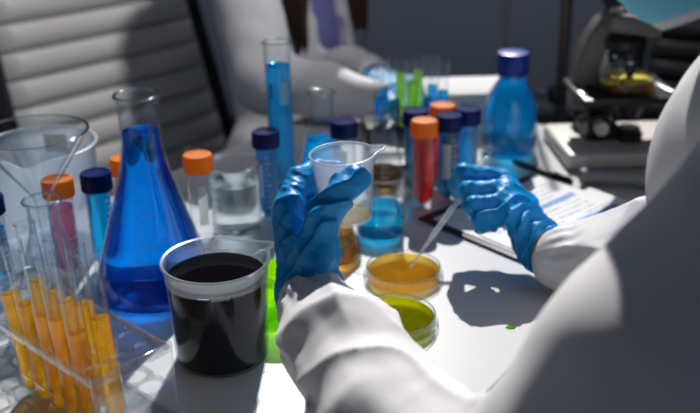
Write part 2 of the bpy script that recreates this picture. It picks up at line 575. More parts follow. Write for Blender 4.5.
def paper_mat():
    m, nt, out = new_mat('printed_paper')
    p = N(nt, 'ShaderNodeBsdfPrincipled'); p.inputs['Roughness'].default_value = 0.85
    p.inputs['Specular IOR Level'].default_value = 0.1
    tc = N(nt, 'ShaderNodeTexCoord')
    sp = N(nt, 'ShaderNodeSeparateXYZ')
    nt.links.new(tc.outputs['Object'], sp.inputs[0])

    def math_(op, a, b=None, c=None):
        n = N(nt, 'ShaderNodeMath'); n.operation = op
        for i, x in enumerate((a, b, c)):
            if x is None: continue
            if isinstance(x, (int, float)): n.inputs[i].default_value = x
            else: nt.links.new(x, n.inputs[i])
        return n.outputs[0]
    x, y = sp.outputs[0], sp.outputs[1]
    # text rows run along y at steps of x; words are noise cells
    row = math_('LESS_THAN', math_('FRACT', math_('MULTIPLY', x, 95.0)), 0.32)
    wn = N(nt, 'ShaderNodeTexNoise'); wn.inputs['Scale'].default_value = 1.0; wn.inputs['Detail'].default_value = 1
    mp = N(nt, 'ShaderNodeMapping'); mp.inputs['Scale'].default_value = (95, 260, 1)
    nt.links.new(tc.outputs['Object'], mp.inputs['Vector']); nt.links.new(mp.outputs[0], wn.inputs['Vector'])
    word = math_('GREATER_THAN', wn.outputs['Fac'], 0.47)
    blk = N(nt, 'ShaderNodeTexNoise'); blk.inputs['Scale'].default_value = 17; blk.inputs['Detail'].default_value = 0
    nt.links.new(tc.outputs['Object'], blk.inputs['Vector'])
    area = math_('GREATER_THAN', blk.outputs['Fac'], 0.45)
    txt = math_('MULTIPLY', math_('MULTIPLY', row, word), area)
    inn = math_('MULTIPLY', math_('LESS_THAN', math_('ABSOLUTE', y), 0.088), math_('LESS_THAN', math_('ABSOLUTE', x), 0.125))
    txt = math_('MULTIPLY', math_('MULTIPLY', txt, inn), 0.75)
    bars = None
    for bx in (-0.068, -0.008, 0.052, 0.108):
        b = math_('LESS_THAN', math_('ABSOLUTE', math_('SUBTRACT', x, bx)), 0.0055)
        bars = b if bars is None else math_('MAXIMUM', bars, b)
    bars = math_('MULTIPLY', bars, inn)
    m1 = N(nt, 'ShaderNodeMix'); m1.data_type = 'RGBA'
    m1.inputs[6].default_value = (0.82, 0.83, 0.85, 1); m1.inputs[7].default_value = (0.25, 0.28, 0.36, 1)
    nt.links.new(txt, m1.inputs[0])
    m2 = N(nt, 'ShaderNodeMix'); m2.data_type = 'RGBA'; m2.inputs[7].default_value = (0.24, 0.38, 0.72, 1)
    nt.links.new(bars, m2.inputs[0]); nt.links.new(m1.outputs[2], m2.inputs[6])
    nt.links.new(m2.outputs[2], p.inputs['Base Color'])
    nt.links.new(p.outputs[0], out.inputs['Surface'])
    return m


MT['paper'] = paper_mat()

# ------------------------------------------------------------------ the setting
tag(obj('floor', box(bmesh.new(), (0, 1.5, -0.02), (9, 9, 0.04)), MT['floor'], smooth=0), kind='structure')
tag(obj('wall_back', box(bmesh.new(), (0, 3.65, 1.38), (9, 0.1, 2.76)), MT['wall'], smooth=0), kind='structure')
tag(obj('baseboard_back', box(bmesh.new(), (0, 3.59, 0.05), (9, 0.02, 0.1), bevel=0.004), MT['dark_metal'], smooth=0), kind='structure')

# ------------------------------------------------------------------ the table
TD = Vector((0.582, 0.813, 0)).normalized()
TN = Vector((-TD.y, TD.x, 0))
TO = Vector((0.109, 0.695, 0))
s0, s1, wid = -0.85, 0.736, 0.63
mid = TO + TD * (s0 + s1) / 2 + TN * wid / 2
ta = math.atan2(TD.y, TD.x)
t = empty('laboratory_table', (mid.x, mid.y, 0), ta, 'long white laminate laboratory table carrying the glassware', 'table')
obj('tabletop', box(bmesh.new(), (0, 0, T - 0.0125), (s1 - s0, wid, 0.025), bevel=0.003), MT['table'], t)
obj('apron', box(bmesh.new(), (0, 0, T - 0.05), (s1 - s0 - 0.16, wid - 0.12, 0.045), bevel=0.003), MT['steel'], t)
for sx in (-1, 1):
    for sy in (-1, 1):
        lg = obj('leg', box(bmesh.new(), (sx * ((s1 - s0) / 2 - 0.05), sy * (wid / 2 - 0.04), (T - 0.03) / 2 + 0.005), (0.04, 0.04, T - 0.035), bevel=0.003), MT['steel'], t)


# ------------------------------------------------------------------ glassware builders
def clip_profile(prof, level):
    """inner wall profile (bottom to top) clipped at a level -> closed liquid profile"""
    out = [(0, prof[0][1])]
    for (r0, z0), (r1, z1) in zip(prof, prof[1:]):
        if z0 <= level: out.append((r0, z0))
        if z0 <= level < z1:
            k = (level - z0) / (z1 - z0)
            out.append((r0 + (r1 - r0) * k, level))
            break
    rl = out[-1][0]
    out.append((rl * 0.9, level - 0.0006)); out.append((0, level - 0.0008))
    return out


def rprof(prof):
    """radius as a function of height from an outer profile with rising z"""
    zs = [p[1] for p in prof]; rs = [p[0] for p in prof]
    return lambda z: float(np.interp(z, zs, rs))


def vessel(outer, th, base_th, rim):
    """closed double wall from an outer profile; returns (full profile, inner profile)"""
    inner = []
    for i, (r, z) in enumerate(outer):
        inner.append((max(r - th, 0.0005), max(z, base_th)))
    # drop duplicates at the base
    inn = [(inner[0][0], base_th)]
    for r, z in inner:
        if z > inn[-1][1] + 1e-5: inn.append((r, z))
    full = [(0, 0)] + outer + rim + inn[::-1] + [(0, base_th)]
    return full, inn


def erlenmeyer(x, y, h, rb, rn, rr, liq, level, label, group=None, seg=72, marks=True, name='erlenmeyer_flask'):
    o = empty(name, (x, y, T), 0, label, 'flask', group)
    hc = 0.715 * h
    outer = [(rb * 0.88, 0.0), (rb * 0.95, 0.0012), (rb * 0.99, 0.004), (rb, 0.009), (rb * 0.985, 0.014)]
    for k in range(1, 13):
        tt = k / 12
        z = 0.014 + (hc - 0.014) * tt
        r = rb * 0.985 + (rn - rb * 0.985) * tt
        r += 0.006 * rb / 0.065 * max(0, (tt - 0.85) / 0.15) ** 2 * 0.3
        outer.append((r, z))
    outer += [(rn * 0.985, hc + 0.05 * h), (rn * 0.98, h * 0.9), (rn, h * 0.955), (rr * 0.96, h * 0.975), (rr, h * 0.985), (rr, h * 0.993)]
    rim = [(rr * 0.97, h), (rr * 0.92, h), (rr * 0.885, h * 0.99)]
    full, inn = vessel([p for p in outer if p[1] < h * 0.96], 0.0016, 0.002, [p for p in outer if p[1] >= h * 0.96] + rim)
    lathe_obj('glass_body', full, MT['glass'], o, seg)
    tor = [(rr * 0.93 + rr * 0.075 * math.cos(a), h * 0.992 + rr * 0.06 * math.sin(a)) for a in [2 * PI * i / 10 for i in range(11)]]
    lathe_obj('rim', tor, MT['glass_rim'], o, seg)
    if liq:
        inl = [(max(r - 0.0004, 0.0004), z + 0.0003) for r, z in inn]
        lathe_obj('liquid', clip_profile(inl, level), MT[liq], o, seg)
    if marks:
        rf = rprof(outer)
        bm = ticks(rf, [h * (0.18 + 0.07 * i) for i in range(6)], R(-100), rb * 0.18, rb * 0.36, 2, 0.0006)
        obj('volume_marks', bm, MT['marks' if 'marks' in MT else 'label_grey'], o)
    return o


def spout(bm, ang, z0, z1, out, width, drop=0.0):
    for v in bm.verts:
        r = math.hypot(v.co.x, v.co.y)
        if r < 1e-4 or v.co.z < z0: continue
        a = math.atan2(v.co.y, v.co.x)
        d = (a - ang + PI) % (2 * PI) - PI
        k = ((v.co.z - z0) / (z1 - z0))
        k = max(0, min(1, k)) ** 1.5
        w = math.exp(-(d / width) ** 2) * k
        s = (r + out * w) / r
        v.co.x *= s; v.co.y *= s
        v.co.z -= drop * w
    return bm


def beaker(x, y, h, rb, rt, th, liq, level, label, wall='glass', sp=None, group=None, z=T, lip=0.002, name='beaker', cat='beaker', body='glass_body', seg=96):
    o = empty(name, (x, y, z), 0, label, cat, group)
    outer = [(rb * 0.9, 0), (rb * 0.96, 0.0012), (rb * 0.995, 0.004)]
    for k in range(13):
        t_ = k / 12
        outer.append((rb + (rt - rb) * t_, 0.006 + (h - 0.008) * t_))
    rim = [(rt + lip, h - 0.0012), (rt + lip * 1.3, h - 0.0004), (rt + lip * 0.9, h), (rt - th * 0.3, h)]
    full, inn = vessel(outer, th, 0.0025, rim)
    bm = lathe(bmesh.new(), full, seg)
    if sp: spout(bm, sp[0], h * sp[3], h, sp[1], sp[2], sp[4] if len(sp) > 4 else 0)
    obj(body, bm, MT[wall], o, 40)
    if wall in ('glass', 'pp'):
        rr_ = 0.0011 if wall == 'glass' else 0.0013
        rb2 = lathe(bmesh.new(), [(rt + lip * 0.6 + rr_ * math.cos(a), h - 0.0006 + rr_ * math.sin(a)) for a in [2 * PI * i / 10 for i in range(11)]], seg)
        if sp: spout(rb2, sp[0], h * sp[3], h, sp[1], sp[2], sp[4] if len(sp) > 4 else 0)
        obj('rim', rb2, MT['glass_rim' if wall == 'glass' else 'pp_thick'], o, 60)
    if liq:
        inl = [(r - 0.0004, z_ + 0.0003) for r, z_ in inn]
        bm = lathe(bmesh.new(), clip_profile(inl, level), seg)
        if sp and level > h * sp[3]: spout(bm, sp[0], h * sp[3], h, sp[1], sp[2])
        obj('liquid', bm, MT[liq], o, 40)
    return o, rprof(outer), rprof(inn)


def falcon(x, y, cap, liq, level, label, group='screw cap centrifuge tubes', panel=True, h=0.117, pang=-100, rz=0.0):
    o = empty('centrifuge_tube', (x, y, T), rz, label, 'tube', group)
    r = 0.0143
    full = [(r * 0.94, 0.0), (r, 0.0015), (r, 0.012), (r, h - 0.016), (r, h - 0.004), (r - 0.0012, h - 0.004), (r - 0.0012, 0.016), (0.004, 0.0045), (0, 0.004)]
    full = [(0, 0.0035), (0.0035, 0.0035), (r - 0.0016, 0.0135), (r - 0.0016, 0.001), (r - 0.001, 0)] + full[1:]
    lathe_obj('tube_body', full, MT['tube_plastic'], o, 48)
    hc = 0.0195
    g = True
    prof = [(r + 0.0004, h - hc), (0.0166, h - hc, g), (0.0166, h - 0.0022, g), (0.0162, h - 0.0008), (0.0152, h), (0.013, h), (0.0125, h - 0.0007), (0, h - 0.0007)]
    lathe_obj('screw_cap', prof, MT[cap], o, 108, 30, gear=36, gear_amp=0.0005)
    if liq:
        inl = [(0.0036, 0.0052), (r - 0.0016, 0.0165), (r - 0.0016, h - 0.01)]
        lathe_obj('liquid', clip_profile(inl, level), MT[liq], o, 48)
    if panel:
        obj('writing_panel', arc_patch(lambda z: r + 0.0001, 0.035, 0.082, R(pang), R(pang + 42)), MT['label_white'], o)
    bm = ticks(lambda z: r + 0.0001, [0.022 + 0.0072 * i for i in range(10)], R(pang + 52), 0.004, 0.008, 2, 0.0005)
    obj('graduations', bm, MT['print_white'], o)
    return o


def tube_profile(r, L, th, flare=0.0008):
    outer = [(0, 0)]
    for k in range(1, 9):
        a = PI / 2 * k / 8
        outer.append((r * math.sin(a), r - r * math.cos(a)))
    outer += [(r, L * 0.5), (r, L - 0.002), (r + flare, L - 0.0008), (r + flare, L)]
    ri = r - th
    inner = []
    for k in range(8, 0, -1):
        a = PI / 2 * k / 8
        inner.append((ri * math.sin(a), r - ri * math.cos(a)))
    full = outer + [(ri, L), (ri, L * 0.5)] + inner + [(0, th)]
    inn = [(p[0], p[1]) for p in inner[::-1]] + [(ri, L)]
    return full, inn


def test_tube(loc, tilt, r, L, liq, level, label, group, seg=32):
    o = empty('test_tube', loc, 0, label, 'test tube', group)
    o.rotation_euler = tilt
    full, inn = tube_profile(r, L, 0.0009)
    lathe_obj('glass_body', full, MT['glass'], o, seg)
    if liq:
        inl = [(max(a - 0.0003, 0.0002), z + 0.0003) for a, z in inn]
        lathe_obj('liquid', clip_profile(inl, level), MT[liq], o, seg)
    return o


def petri(x, y, r, liq, level, label, z=T, group='petri dishes on the table', lid=True, name='petri_dish'):
    o = empty(name, (x, y, z), 0, label, 'petri dish', group)
    b = 0.0
    if lid:      # the dish stands in its upturned lid
        pl = [(0, 0), (r + 0.003, 0), (r + 0.0034, 0.0006), (r + 0.0034, 0.007), (r + 0.0022, 0.007), (r + 0.0022, 0.0013), (0, 0.0013)]
        lathe_obj('lid', pl, MT['glass'], o, 96)
        b = 0.0015
    pd = [(0, b), (r - 0.0006, b), (r, b + 0.0008), (r, b + 0.0145), (r - 0.0006, b + 0.0149), (r - 0.0012, b + 0.0145), (r - 0.0012, b + 0.0014), (0, b + 0.0014)]
    lathe_obj('dish', pd, MT['glass'], o, 96)
    rim = [(r - 0.0006 + 0.0008 * math.cos(a), b + 0.0147 + 0.0008 * math.sin(a)) for a in [2 * PI * i / 8 for i in range(9)]]
    lathe_obj('rim', rim, MT['glass_rim'], o, 96)
    if liq:
        lp = [(0, b + 0.0017), (r - 0.0016, b + 0.0017), (r - 0.0016, b + level), (r - 0.004, b + level - 0.0005), (0, b + level - 0.0006)]
        lathe_obj('liquid', lp, MT[liq], o, 96)
    return o


# ------------------------------------------------------------------ big glass things first
fl = erlenmeyer(-0.210, 0.911, 0.219, 0.0645, 0.0205, 0.0235, 'blue', 0.180, 'largest conical flask, filled to the neck with royal blue liquid, behind the black beaker', 'conical flasks', 96)

bk, rf_o, rf_i = beaker(-0.123, 0.776, 0.101, 0.0435, 0.0475, 0.0016, 'black_liquid', 0.086, 'milky plastic beaker full of black liquid in the left foreground',
                        'pp_clear', (R(32), 0.010, 0.16, 0.86, -0.001), 'plastic measuring beakers', body='plastic_body', lip=0.0022)
bm = lathe(bmesh.new(), [(rf_o(z) + 0.0003, z) for z in (0.0835, 0.088, 0.093, 0.0965)] + [(0.0485, 0.0975), (0.0500, 0.0995), (0.0505, 0.1008), (0.0496, 0.1018), (0.0470, 0.1012), (0.0460, 0.099)] + [(rf_i(z) - 0.0002, z) for z in (0.0965, 0.0925, 0.0890)], 96)
spout(bm, R(32), 0.0869, 0.101, 0.010, 0.16, -0.001)
obj('rim', bm, MT['pp'], bk, 40)
text_wrap('volume_lettering', '500ml', 0.0068, rf_o, 0.0845, R(-79), MT['print_white'], bk, 0.0007)
text_wrap('volume_lettering', '500ml', 0.0068, rf_o, 0.0920, R(112), MT['print_white'], bk, 0.0007)
obj('volume_mark', arc_patch(rf_o, 0.0842, 0.0849, R(-103), R(-91), 0.0006), MT['print_white'], bk)
obj('volume_mark', arc_patch(rf_o, 0.0877, 0.0884, R(82), R(97), 0.0006), MT['print_white'], bk)

# large plastic beaker behind at the left
bb, bo, bi = beaker(-0.350, 1.014, 0.134, 0.0585, 0.0620, 0.0018, None, 0, 'large empty milky plastic beaker behind the funnel, paper sticker inside its rim', 'pp_thick', (R(-84), 0.010, 0.22, 0.80, 0.004), 'plastic measuring beakers', body='plastic_body', lip=0.003)
text_wrap('volume_lettering', '1000ml', 0.010, bo, 0.096, R(88), MT['print_white'], bb)
obj('paper_sticker', arc_patch(lambda z: bo(z) + 0.0003, 0.103, 0.125, R(77), R(102), 0.0004), MT['sticker'], bb)

# flask and funnel at the far left
erlenmeyer(-0.310, 0.885, 0.118, 0.0395, 0.0165, 0.0205, None, 0, 'empty clear conical flask holding the glass funnel at the left', 'conical flasks')
fn = empty('glass_funnel', (-0.310, 0.885, T), 0, 'wide clear glass funnel set in the neck of the empty flask at the left', 'funnel')
fp = [(0.0540, 0.190), (0.0548, 0.1885), (0.0540, 0.1870), (0.0095, 0.122), (0.0068, 0.112), (0.0056, 0.06), (0.0045, 0.056), (0.0044, 0.06), (0.0052, 0.112), (0.0080, 0.1225), (0.0525, 0.1880), (0.0530, 0.190), (0.0540, 0.190)]
lathe_obj('cone', fp, MT['glass'], fn, 96)
tor = [(0.0537 + 0.0014 * math.cos(a), 0.1893 + 0.0014 * math.sin(a)) for a in [2 * PI * i / 10 for i in range(11)]]
lathe_obj('rim', tor, MT['glass_rim'], fn, 96)

# falcon style tubes
falcon(-0.275, 0.962, 'cap_blue', 'sky', 0.094, 'navy capped centrifuge tube of sky blue liquid left of the big blue flask', panel=False)
falcon(-0.312, 0.945, 'cap_orange', 'pink', 0.085, 'orange capped centrifuge tube of pale pink liquid right behind the funnel flask', panel=False)
falcon(-0.253, 1.008, 'cap_orange', None, 0, 'empty orange capped centrifuge tube mostly hidden behind the big blue flask', panel=True)
falcon(-0.372, 0.900, 'cap_blue', 'sky', 0.080, 'navy capped centrifuge tube with white panel at far left edge beside the funnel', pang=-80)
falcon(-0.172, 1.014, 'cap_orange', None, 0, 'empty orange capped centrifuge tube with white panel left of the glass beaker of water', pang=-92)
falcon(-0.101, 1.094, 'cap_blue', 'sky', 0.094, 'navy capped centrifuge tube of blue liquid just right of the glass beaker of water', pang=-150)
falcon(-0.006, 1.127, 'cap_blue', None, 0, 'navy capped empty centrifuge tube beside the half full conical flask', pang=-120)
falcon(0.094, 1.126, 'cap_orange', 'red', 0.095, 'orange capped centrifuge tube full of red liquid', panel=False)
falcon(0.123, 1.190, 'cap_orange', 'red', 0.090, 'orange capped centrifuge tube hidden behind the red one and navy caps', panel=False)
falcon(0.127, 1.146, 'cap_blue', 'teal', 0.092, 'navy capped centrifuge tube with white panel right of the red tube', pang=-125)
falcon(0.154, 1.172, 'cap_blue', 'sky', 0.096, 'rightmost navy capped centrifuge tube of light blue liquid by the clipboard', panel=False)
falcon(0.086, 1.168, 'cap_blue', 'teal', 0.090, 'navy capped centrifuge tube half hidden behind the red tube', panel=False)

# empty glass beaker
beaker(-0.137, 1.060, 0.089, 0.0295, 0.0305, 0.0013, 'water', 0.066, 'clear glass beaker of water between orange capped and navy capped tubes', 'glass', (R(160), 0.006, 0.2, 0.88), 'glass beakers')
gb = bpy.data.objects['beaker.002'] if 'beaker.002' in bpy.data.objects else None
if gb: obj('graduations', ticks(lambda z: 0.0307, [0.02 + 0.009 * i for i in range(7)], R(-150), 0.006, 0.011, 2, 0.0006), MT['print_white'], gb)
# beaker of blue liquid behind the held cup
b3, b3o, _ = beaker(0.036, 1.045, 0.079, 0.0295, 0.0305, 0.0013, 'teal', 0.036, 'clear glass beaker one third full of blue liquid behind the held cup', 'glass', (R(175), 0.006, 0.2, 0.88), 'glass beakers')
bm = ticks(lambda z: b3o(z) + 0.0001, [0.018 + 0.007 * i for i in range(8)], R(-40), 0.005, 0.010, 2, 0.0006)
append(bm, arc_patch(lambda z: b3o(z) + 0.0001, 0.056, 0.064, R(-52), R(-36), 0.0002))
obj('graduations', bm, MT['print_white'], b3)
# low beaker of lime liquid
beaker(-0.066, 0.846, 0.062, 0.0365, 0.0370, 0.0013, 'lime', 0.050, 'low glass beaker of lime liquid between the black beaker and the gloved wrist', 'glass', None, 'glass beakers')
# beaker standing behind the tubes
beaker(0.177, 1.258, 0.075, 0.023, 0.024, 0.0014, None, 0, 'empty clear beaker behind the navy capped tubes, left of the blue bottle', 'glass', None, 'glass beakers')

# flasks further back
erlenmeyer(-0.036, 1.208, 0.132, 0.0365, 0.0165, 0.0195, 'sky', 0.066, 'half full conical flask of blue liquid behind the held plastic cup', 'conical flasks', 64)
erlenmeyer(0.047, 1.212, 0.100, 0.029, 0.0155, 0.0180, 'honey', 0.020, 'small conical flask with a little orange liquid left of the red tube', 'conical flasks', 64)
erlenmeyer(-0.017, 0.980, 0.080, 0.0305, 0.0125, 0.0150, 'honey', 0.056, 'small conical flask of honey coloured liquid right under the held plastic cup', 'conical flasks', 64)

# tall cylinder
cy = empty('graduated_cylinder', (-0.088, 1.172, T), 0, 'tall glass measuring cylinder of blue liquid behind the gloved fingers', 'cylinder')
cr = 0.0170
cp = [(0, 0), (0.0195, 0), (0.020, 0.002), (0.0195, 0.005), (cr, 0.011), (cr, 0.10), (cr, 0.203), (cr + 0.0012, 0.2065), (cr + 0.0012, 0.208), (cr - 0.0010, 0.208), (cr - 0.0015, 0.203), (cr - 0.0015, 0.10), (cr - 0.0015, 0.011), (0, 0.009)]
bm = lathe(bmesh.new(), cp, 64); spout(bm, R(200), 0.200, 0.208, 0.004, 0.3)
obj('glass_body', bm, MT['glass'], cy)
lathe_obj('rim', [(cr + 0.0011 * math.cos(a), 0.2078 + 0.0011 * math.sin(a)) for a in [2 * PI * i / 10 for i in range(11)]], MT['glass_rim'], cy)
lathe_obj('liquid', clip_profile([(cr - 0.0019, 0.0115), (cr - 0.0019, 0.20)], 0.178), MT['sky'], cy)
obj('writing_panel', arc_patch(lambda z: cr + 0.0001, 0.130, 0.160, R(-84), R(-40)), MT['label_grey'], cy)
bm = ticks(lambda z: cr + 0.0001, [0.03 + 0.0045 * i for i in range(22)], R(-96), 0.006, 0.016, 5, 0.0006)
append(bm, arc_patch(lambda z: cr + 0.0001, 0.139, 0.158, R(-128), R(-116)))
obj('graduations', bm, MT['print_dark'], cy)

# reagent bottle
bt = empty('reagent_bottle', (0.236, 1.328, T), 0, 'blue liquid filled laboratory bottle with blue screw cap left of the microscope', 'bottle')
bo_ = [(0.036, 0), (0.0395, 0.002), (0.0408, 0.007), (0.0408, 0.030), (0.0400, 0.062), (0.0370, 0.078), (0.0315, 0.092), (0.0250, 0.103), (0.0200, 0.111), (0.0188, 0.118), (0.0188, 0.130)]
full, inn = vessel(bo_, 0.0018, 0.003, [(0.0192, 0.138), (0.0172, 0.138)])
lathe_obj('glass_body', full, MT['glass'], bt, 72)
lathe_obj('liquid', clip_profile([(r - 0.0004, z + 0.0003) for r, z in inn], 0.115), MT['sky'], bt, 72)
lathe_obj('pouring_ring', [(0.0192, 0.1185), (0.0222, 0.1185), (0.0225, 0.1205), (0.0222, 0.1225), (0.0192, 0.1225)], MT['cap_bottle'], bt, 48)
lathe_obj('screw_cap', [(0.0195, 0.1235), (0.0228, 0.1235, True), (0.0228, 0.1485, True), (0.0222, 0.1505), (0.019, 0.1515), (0, 0.1515)], MT['cap_bottle'], bt, 108, 30, gear=36, gear_amp=0.0006)

# petri dishes
petri(0.057, 0.925, 0.0405, 'brown', 0.0115, 'petri dish of brown liquid under the pipette tip', group='petri dishes on the table')
petri(0.042, 0.822, 0.0410, 'olive', 0.0110, 'petri dish of yellow green liquid beside the gloved hand sleeve', group='petri dishes on the table')

# ------------------------------------------------------------------ test tube rack, left foreground
RA = Vector((-0.148, 0.676, 0)); RU = Vector((-0.733, 0.680, 0)).normalized(); RV = Vector((-0.680, -0.733, 0)).normalized()
PITCH = 0.0235; NU, NV = 9, 3
LU = PITCH * NU + 0.008; LV = 0.077
rk = empty('test_tube_rack', (RA.x, RA.y, T), math.atan2(RU.y, RU.x), 'clear acrylic rack holding the amber tubes in the left foreground', 'rack')
# local x runs along the rack, local +y is RV


def holed_plate(z, th, hr, nu=NU, nv=NV, pu=PITCH, lu=LU, lv=LV, seg=20):
    bm = bmesh.new()
    mu = (lu - pu * nu) / 2; pv = (lv - 0.0065) / nv; mv = (lv - pv * nv) / 2
    for iu in range(nu):
        for iv in range(nv):
            cx, cy = mu + pu * (iu + 0.5), mv + pv * (iv + 0.5)
            x0 = 0 if iu == 0 else mu + pu * iu
            x1 = lu if iu == nu - 1 else mu + pu * (iu + 1)
            y0 = 0 if iv == 0 else mv + pv * iv
            y1 = lv if iv == nv - 1 else mv + pv * (iv + 1)
            lay = []
            for zz in (z, z + th):
                inn_, out_ = [], []
                for k in range(seg):
                    a = 2 * PI * (k + 0.5) / seg
                    c_, s_ = math.cos(a), math.sin(a)
                    inn_.append(bm.verts.new((cx + hr * c_, cy + hr * s_, zz)))
                    tx = ((x1 - cx) / c_) if c_ > 0 else ((x0 - cx) / c_ if c_ < 0 else 9)
                    ty = ((y1 - cy) / s_) if s_ > 0 else ((y0 - cy) / s_ if s_ < 0 else 9)
                    tt = min(tx, ty)
                    out_.append(bm.verts.new((cx + tt * c_, cy + tt * s_, zz)))
                lay.append((inn_, out_))
            for k in range(seg):
                j = (k + 1) % seg
                for L_, fl_ in ((lay[0], 1), (lay[1], 0)):
                    q = (L_[0][k], L_[0][j], L_[1][j], L_[1][k])
                    bm.faces.new(q if fl_ else q[::-1])
                bm.faces.new((lay[0][0][k], lay[1][0][k], lay[1][0][j], lay[0][0][j]))
                if max(abs(lay[0][1][k].co.x - lay[0][1][j].co.x), abs(lay[0][1][k].co.y - lay[0][1][j].co.y)) > 0:
                    A_, B_ = lay[0][1][k].co, lay[0][1][j].co
                    on = (A_.x == x1 == lu and B_.x == lu) or (abs(A_.x) < 1e-6 and abs(B_.x) < 1e-6) or (abs(A_.y) < 1e-6 and abs(B_.y) < 1e-6) or (abs(A_.y - lv) < 1e-6 and abs(B_.y - lv) < 1e-6)
                    if on: bm.faces.new((lay[0][1][k], lay[0][1][j], lay[1][1][j], lay[1][1][k]))
    return bm


obj('top_plate', holed_plate(0.066, 0.004, 0.0112), MT['acrylic'], rk, 30)
obj('middle_plate', holed_plate(0.030, 0.003, 0.0112), MT['acrylic'], rk, 30)
obj('bottom_plate', box(bmesh.new(), (LU / 2, LV / 2, 0.002), (LU, LV, 0.004), bevel=0.0006), MT['acrylic'], rk, 30)
for xe in (0.002, LU - 0.002):
    obj('end_panel', box(bmesh.new(), (xe, LV / 2, 0.0375), (0.004, LV, 0.075), bevel=0.0008), MT['acrylic'], rk, 30)
# edge strips that read bright along the plates
for ye in (0.0015, LV - 0.0015):
    obj('edge_strip', box(bmesh.new(), (LU / 2, ye, 0.0685), (LU - 0.010, 0.0026, 0.006), bevel=0.0006), MT['acrylic'], rk, 30)
pv = (LV - 0.0065) / NV
k = 0
pos_words = {0: 'near row', 1: 'middle row'}
ords = ['first', 'second', 'third', 'fourth', 'fifth']
for iv, vname in ((2, 'near row'), (1, 'middle row')):
    for n_, iu in enumerate((1, 2, 3, 4, 5)):
        lx = 0.004 + PITCH * (iu + 0.5); ly = 0.00325 + pv * (iv + 0.5)
        lean = Vector((random.uniform(0.085, 0.115), random.uniform(-0.02, 0.03), 1)).normalized()       # tops lean along the rack
        base = RA + RU * (lx - 0.0055) + RV * (ly) + Vector((0, 0, T + 0.0048))
        ax = (RU * lean.x + RV * lean.y + Vector((0, 0, lean.z))).normalized()
        q = ax.to_track_quat('Z', 'Y').to_euler()
        test_tube(base, q, 0.0086, 0.150 + random.uniform(-0.001, 0.001), 'amber', 0.096 + random.uniform(-0.006, 0.004),
                  f'{ords[n_]} amber filled test tube from the right in the {vname} of the clear rack', 'amber test tubes in the clear rack')

# ------------------------------------------------------------------ background rack with coloured tubes
rb_ = empty('test_tube_rack', (0.086, 1.290, T), R(6), 'dark rack of blue and green test tubes at the back of the table', 'rack')
for z_, nm in ((0.004, 'base'), (0.062, 'top_plate')):
    obj(nm, box(bmesh.new(), (0, 0, z_), (0.128, 0.062, 0.006), bevel=0.001), MT['black_plastic'], rb_)
for sx in (-1, 1):
    obj('end_panel', box(bmesh.new(), (sx * 0.0615, 0, 0.033), (0.004, 0.060, 0.052), bevel=0.001), MT['black_plastic'], rb_)
cols = [(-0.045, -0.014, 'sky', 0.085, 'front row, leftmost, blue liquid'), (-0.022, -0.014, 'teal', 0.080, 'front row, second from left, teal liquid'),
        (0.001, -0.014, 'green', 0.105, 'front row, middle, green liquid'), (0.024, -0.014, 'teal', 0.080, 'front row, fourth from left, teal liquid'),
        (0.045, -0.014, 'sky', 0.090, 'front row, rightmost, blue liquid'),
        (-0.034, 0.016, 'sky', 0.085, 'back row, leftmost, blue liquid'), (-0.010, 0.016, 'green', 0.110, 'back row, second from left, green liquid'),
        (0.014, 0.016, 'green', 0.112, 'back row, third from left, green liquid'), (0.036, 0.016, 'sky', 0.090, 'back row, rightmost, blue liquid')]
for i, (dx, dy, lq, lv_, d_) in enumerate(cols):
    c6, s6 = math.cos(R(6)), math.sin(R(6))
    test_tube((0.086 + dx * c6 - dy * s6, 1.290 + dx * s6 + dy * c6, T + 0.0673), (0, 0, 0), 0.0078, 0.150 - 0.0673 + 0.004 * ((i * 7) % 3) / 2, lq, lv_ - 0.06 + 0.012,
              'test tube in the dark back rack: ' + d_, 'coloured test tubes in the dark rack', 24)

# ------------------------------------------------------------------ white box, clipboard, pens, drop
bx = empty('storage_box', (0.196, 1.462, T), R(2), 'low white foam box at the back of the table left of the blue bottle', 'box')
obj('box_body', box(bmesh.new(), (0, 0, 0.026), (0.150, 0.102, 0.052), bevel=0.006, segs=3), MT['foam'], bx)
obj('lid', box(bmesh.new(), (0, 0, 0.059), (0.156, 0.106, 0.014), bevel=0.005, segs=3), MT['foam'], bx)

CA = Vector((0.65, -0.76, 0)).normalized(); CB = Vector((0.76, 0.65, 0)).normalized()
C0 = Vector((0.084, 1.084, 0))
cc = C0 + CA * 0.155 + CB * 0.1125
cl = empty('clipboard', (cc.x, cc.y, T), math.atan2(CA.y, CA.x), 'navy clipboard under printed sheets beneath the right gloved hand', 'clipboard')
obj('board', box(bmesh.new(), (0, 0, 0.002), (0.31, 0.225, 0.0036), bevel=0.0012), MT['clip_navy'], cl)
bm = box(bmesh.new(), (-0.144, 0, 0.0075), (0.022, 0.11, 0.006), bevel=0.002)
tube(bm, [(-0.150, -0.05, 0.011), (-0.150, 0.05, 0.011)], 0.003, 10)
obj('clamp', bm, MT['dark_metal'], cl)


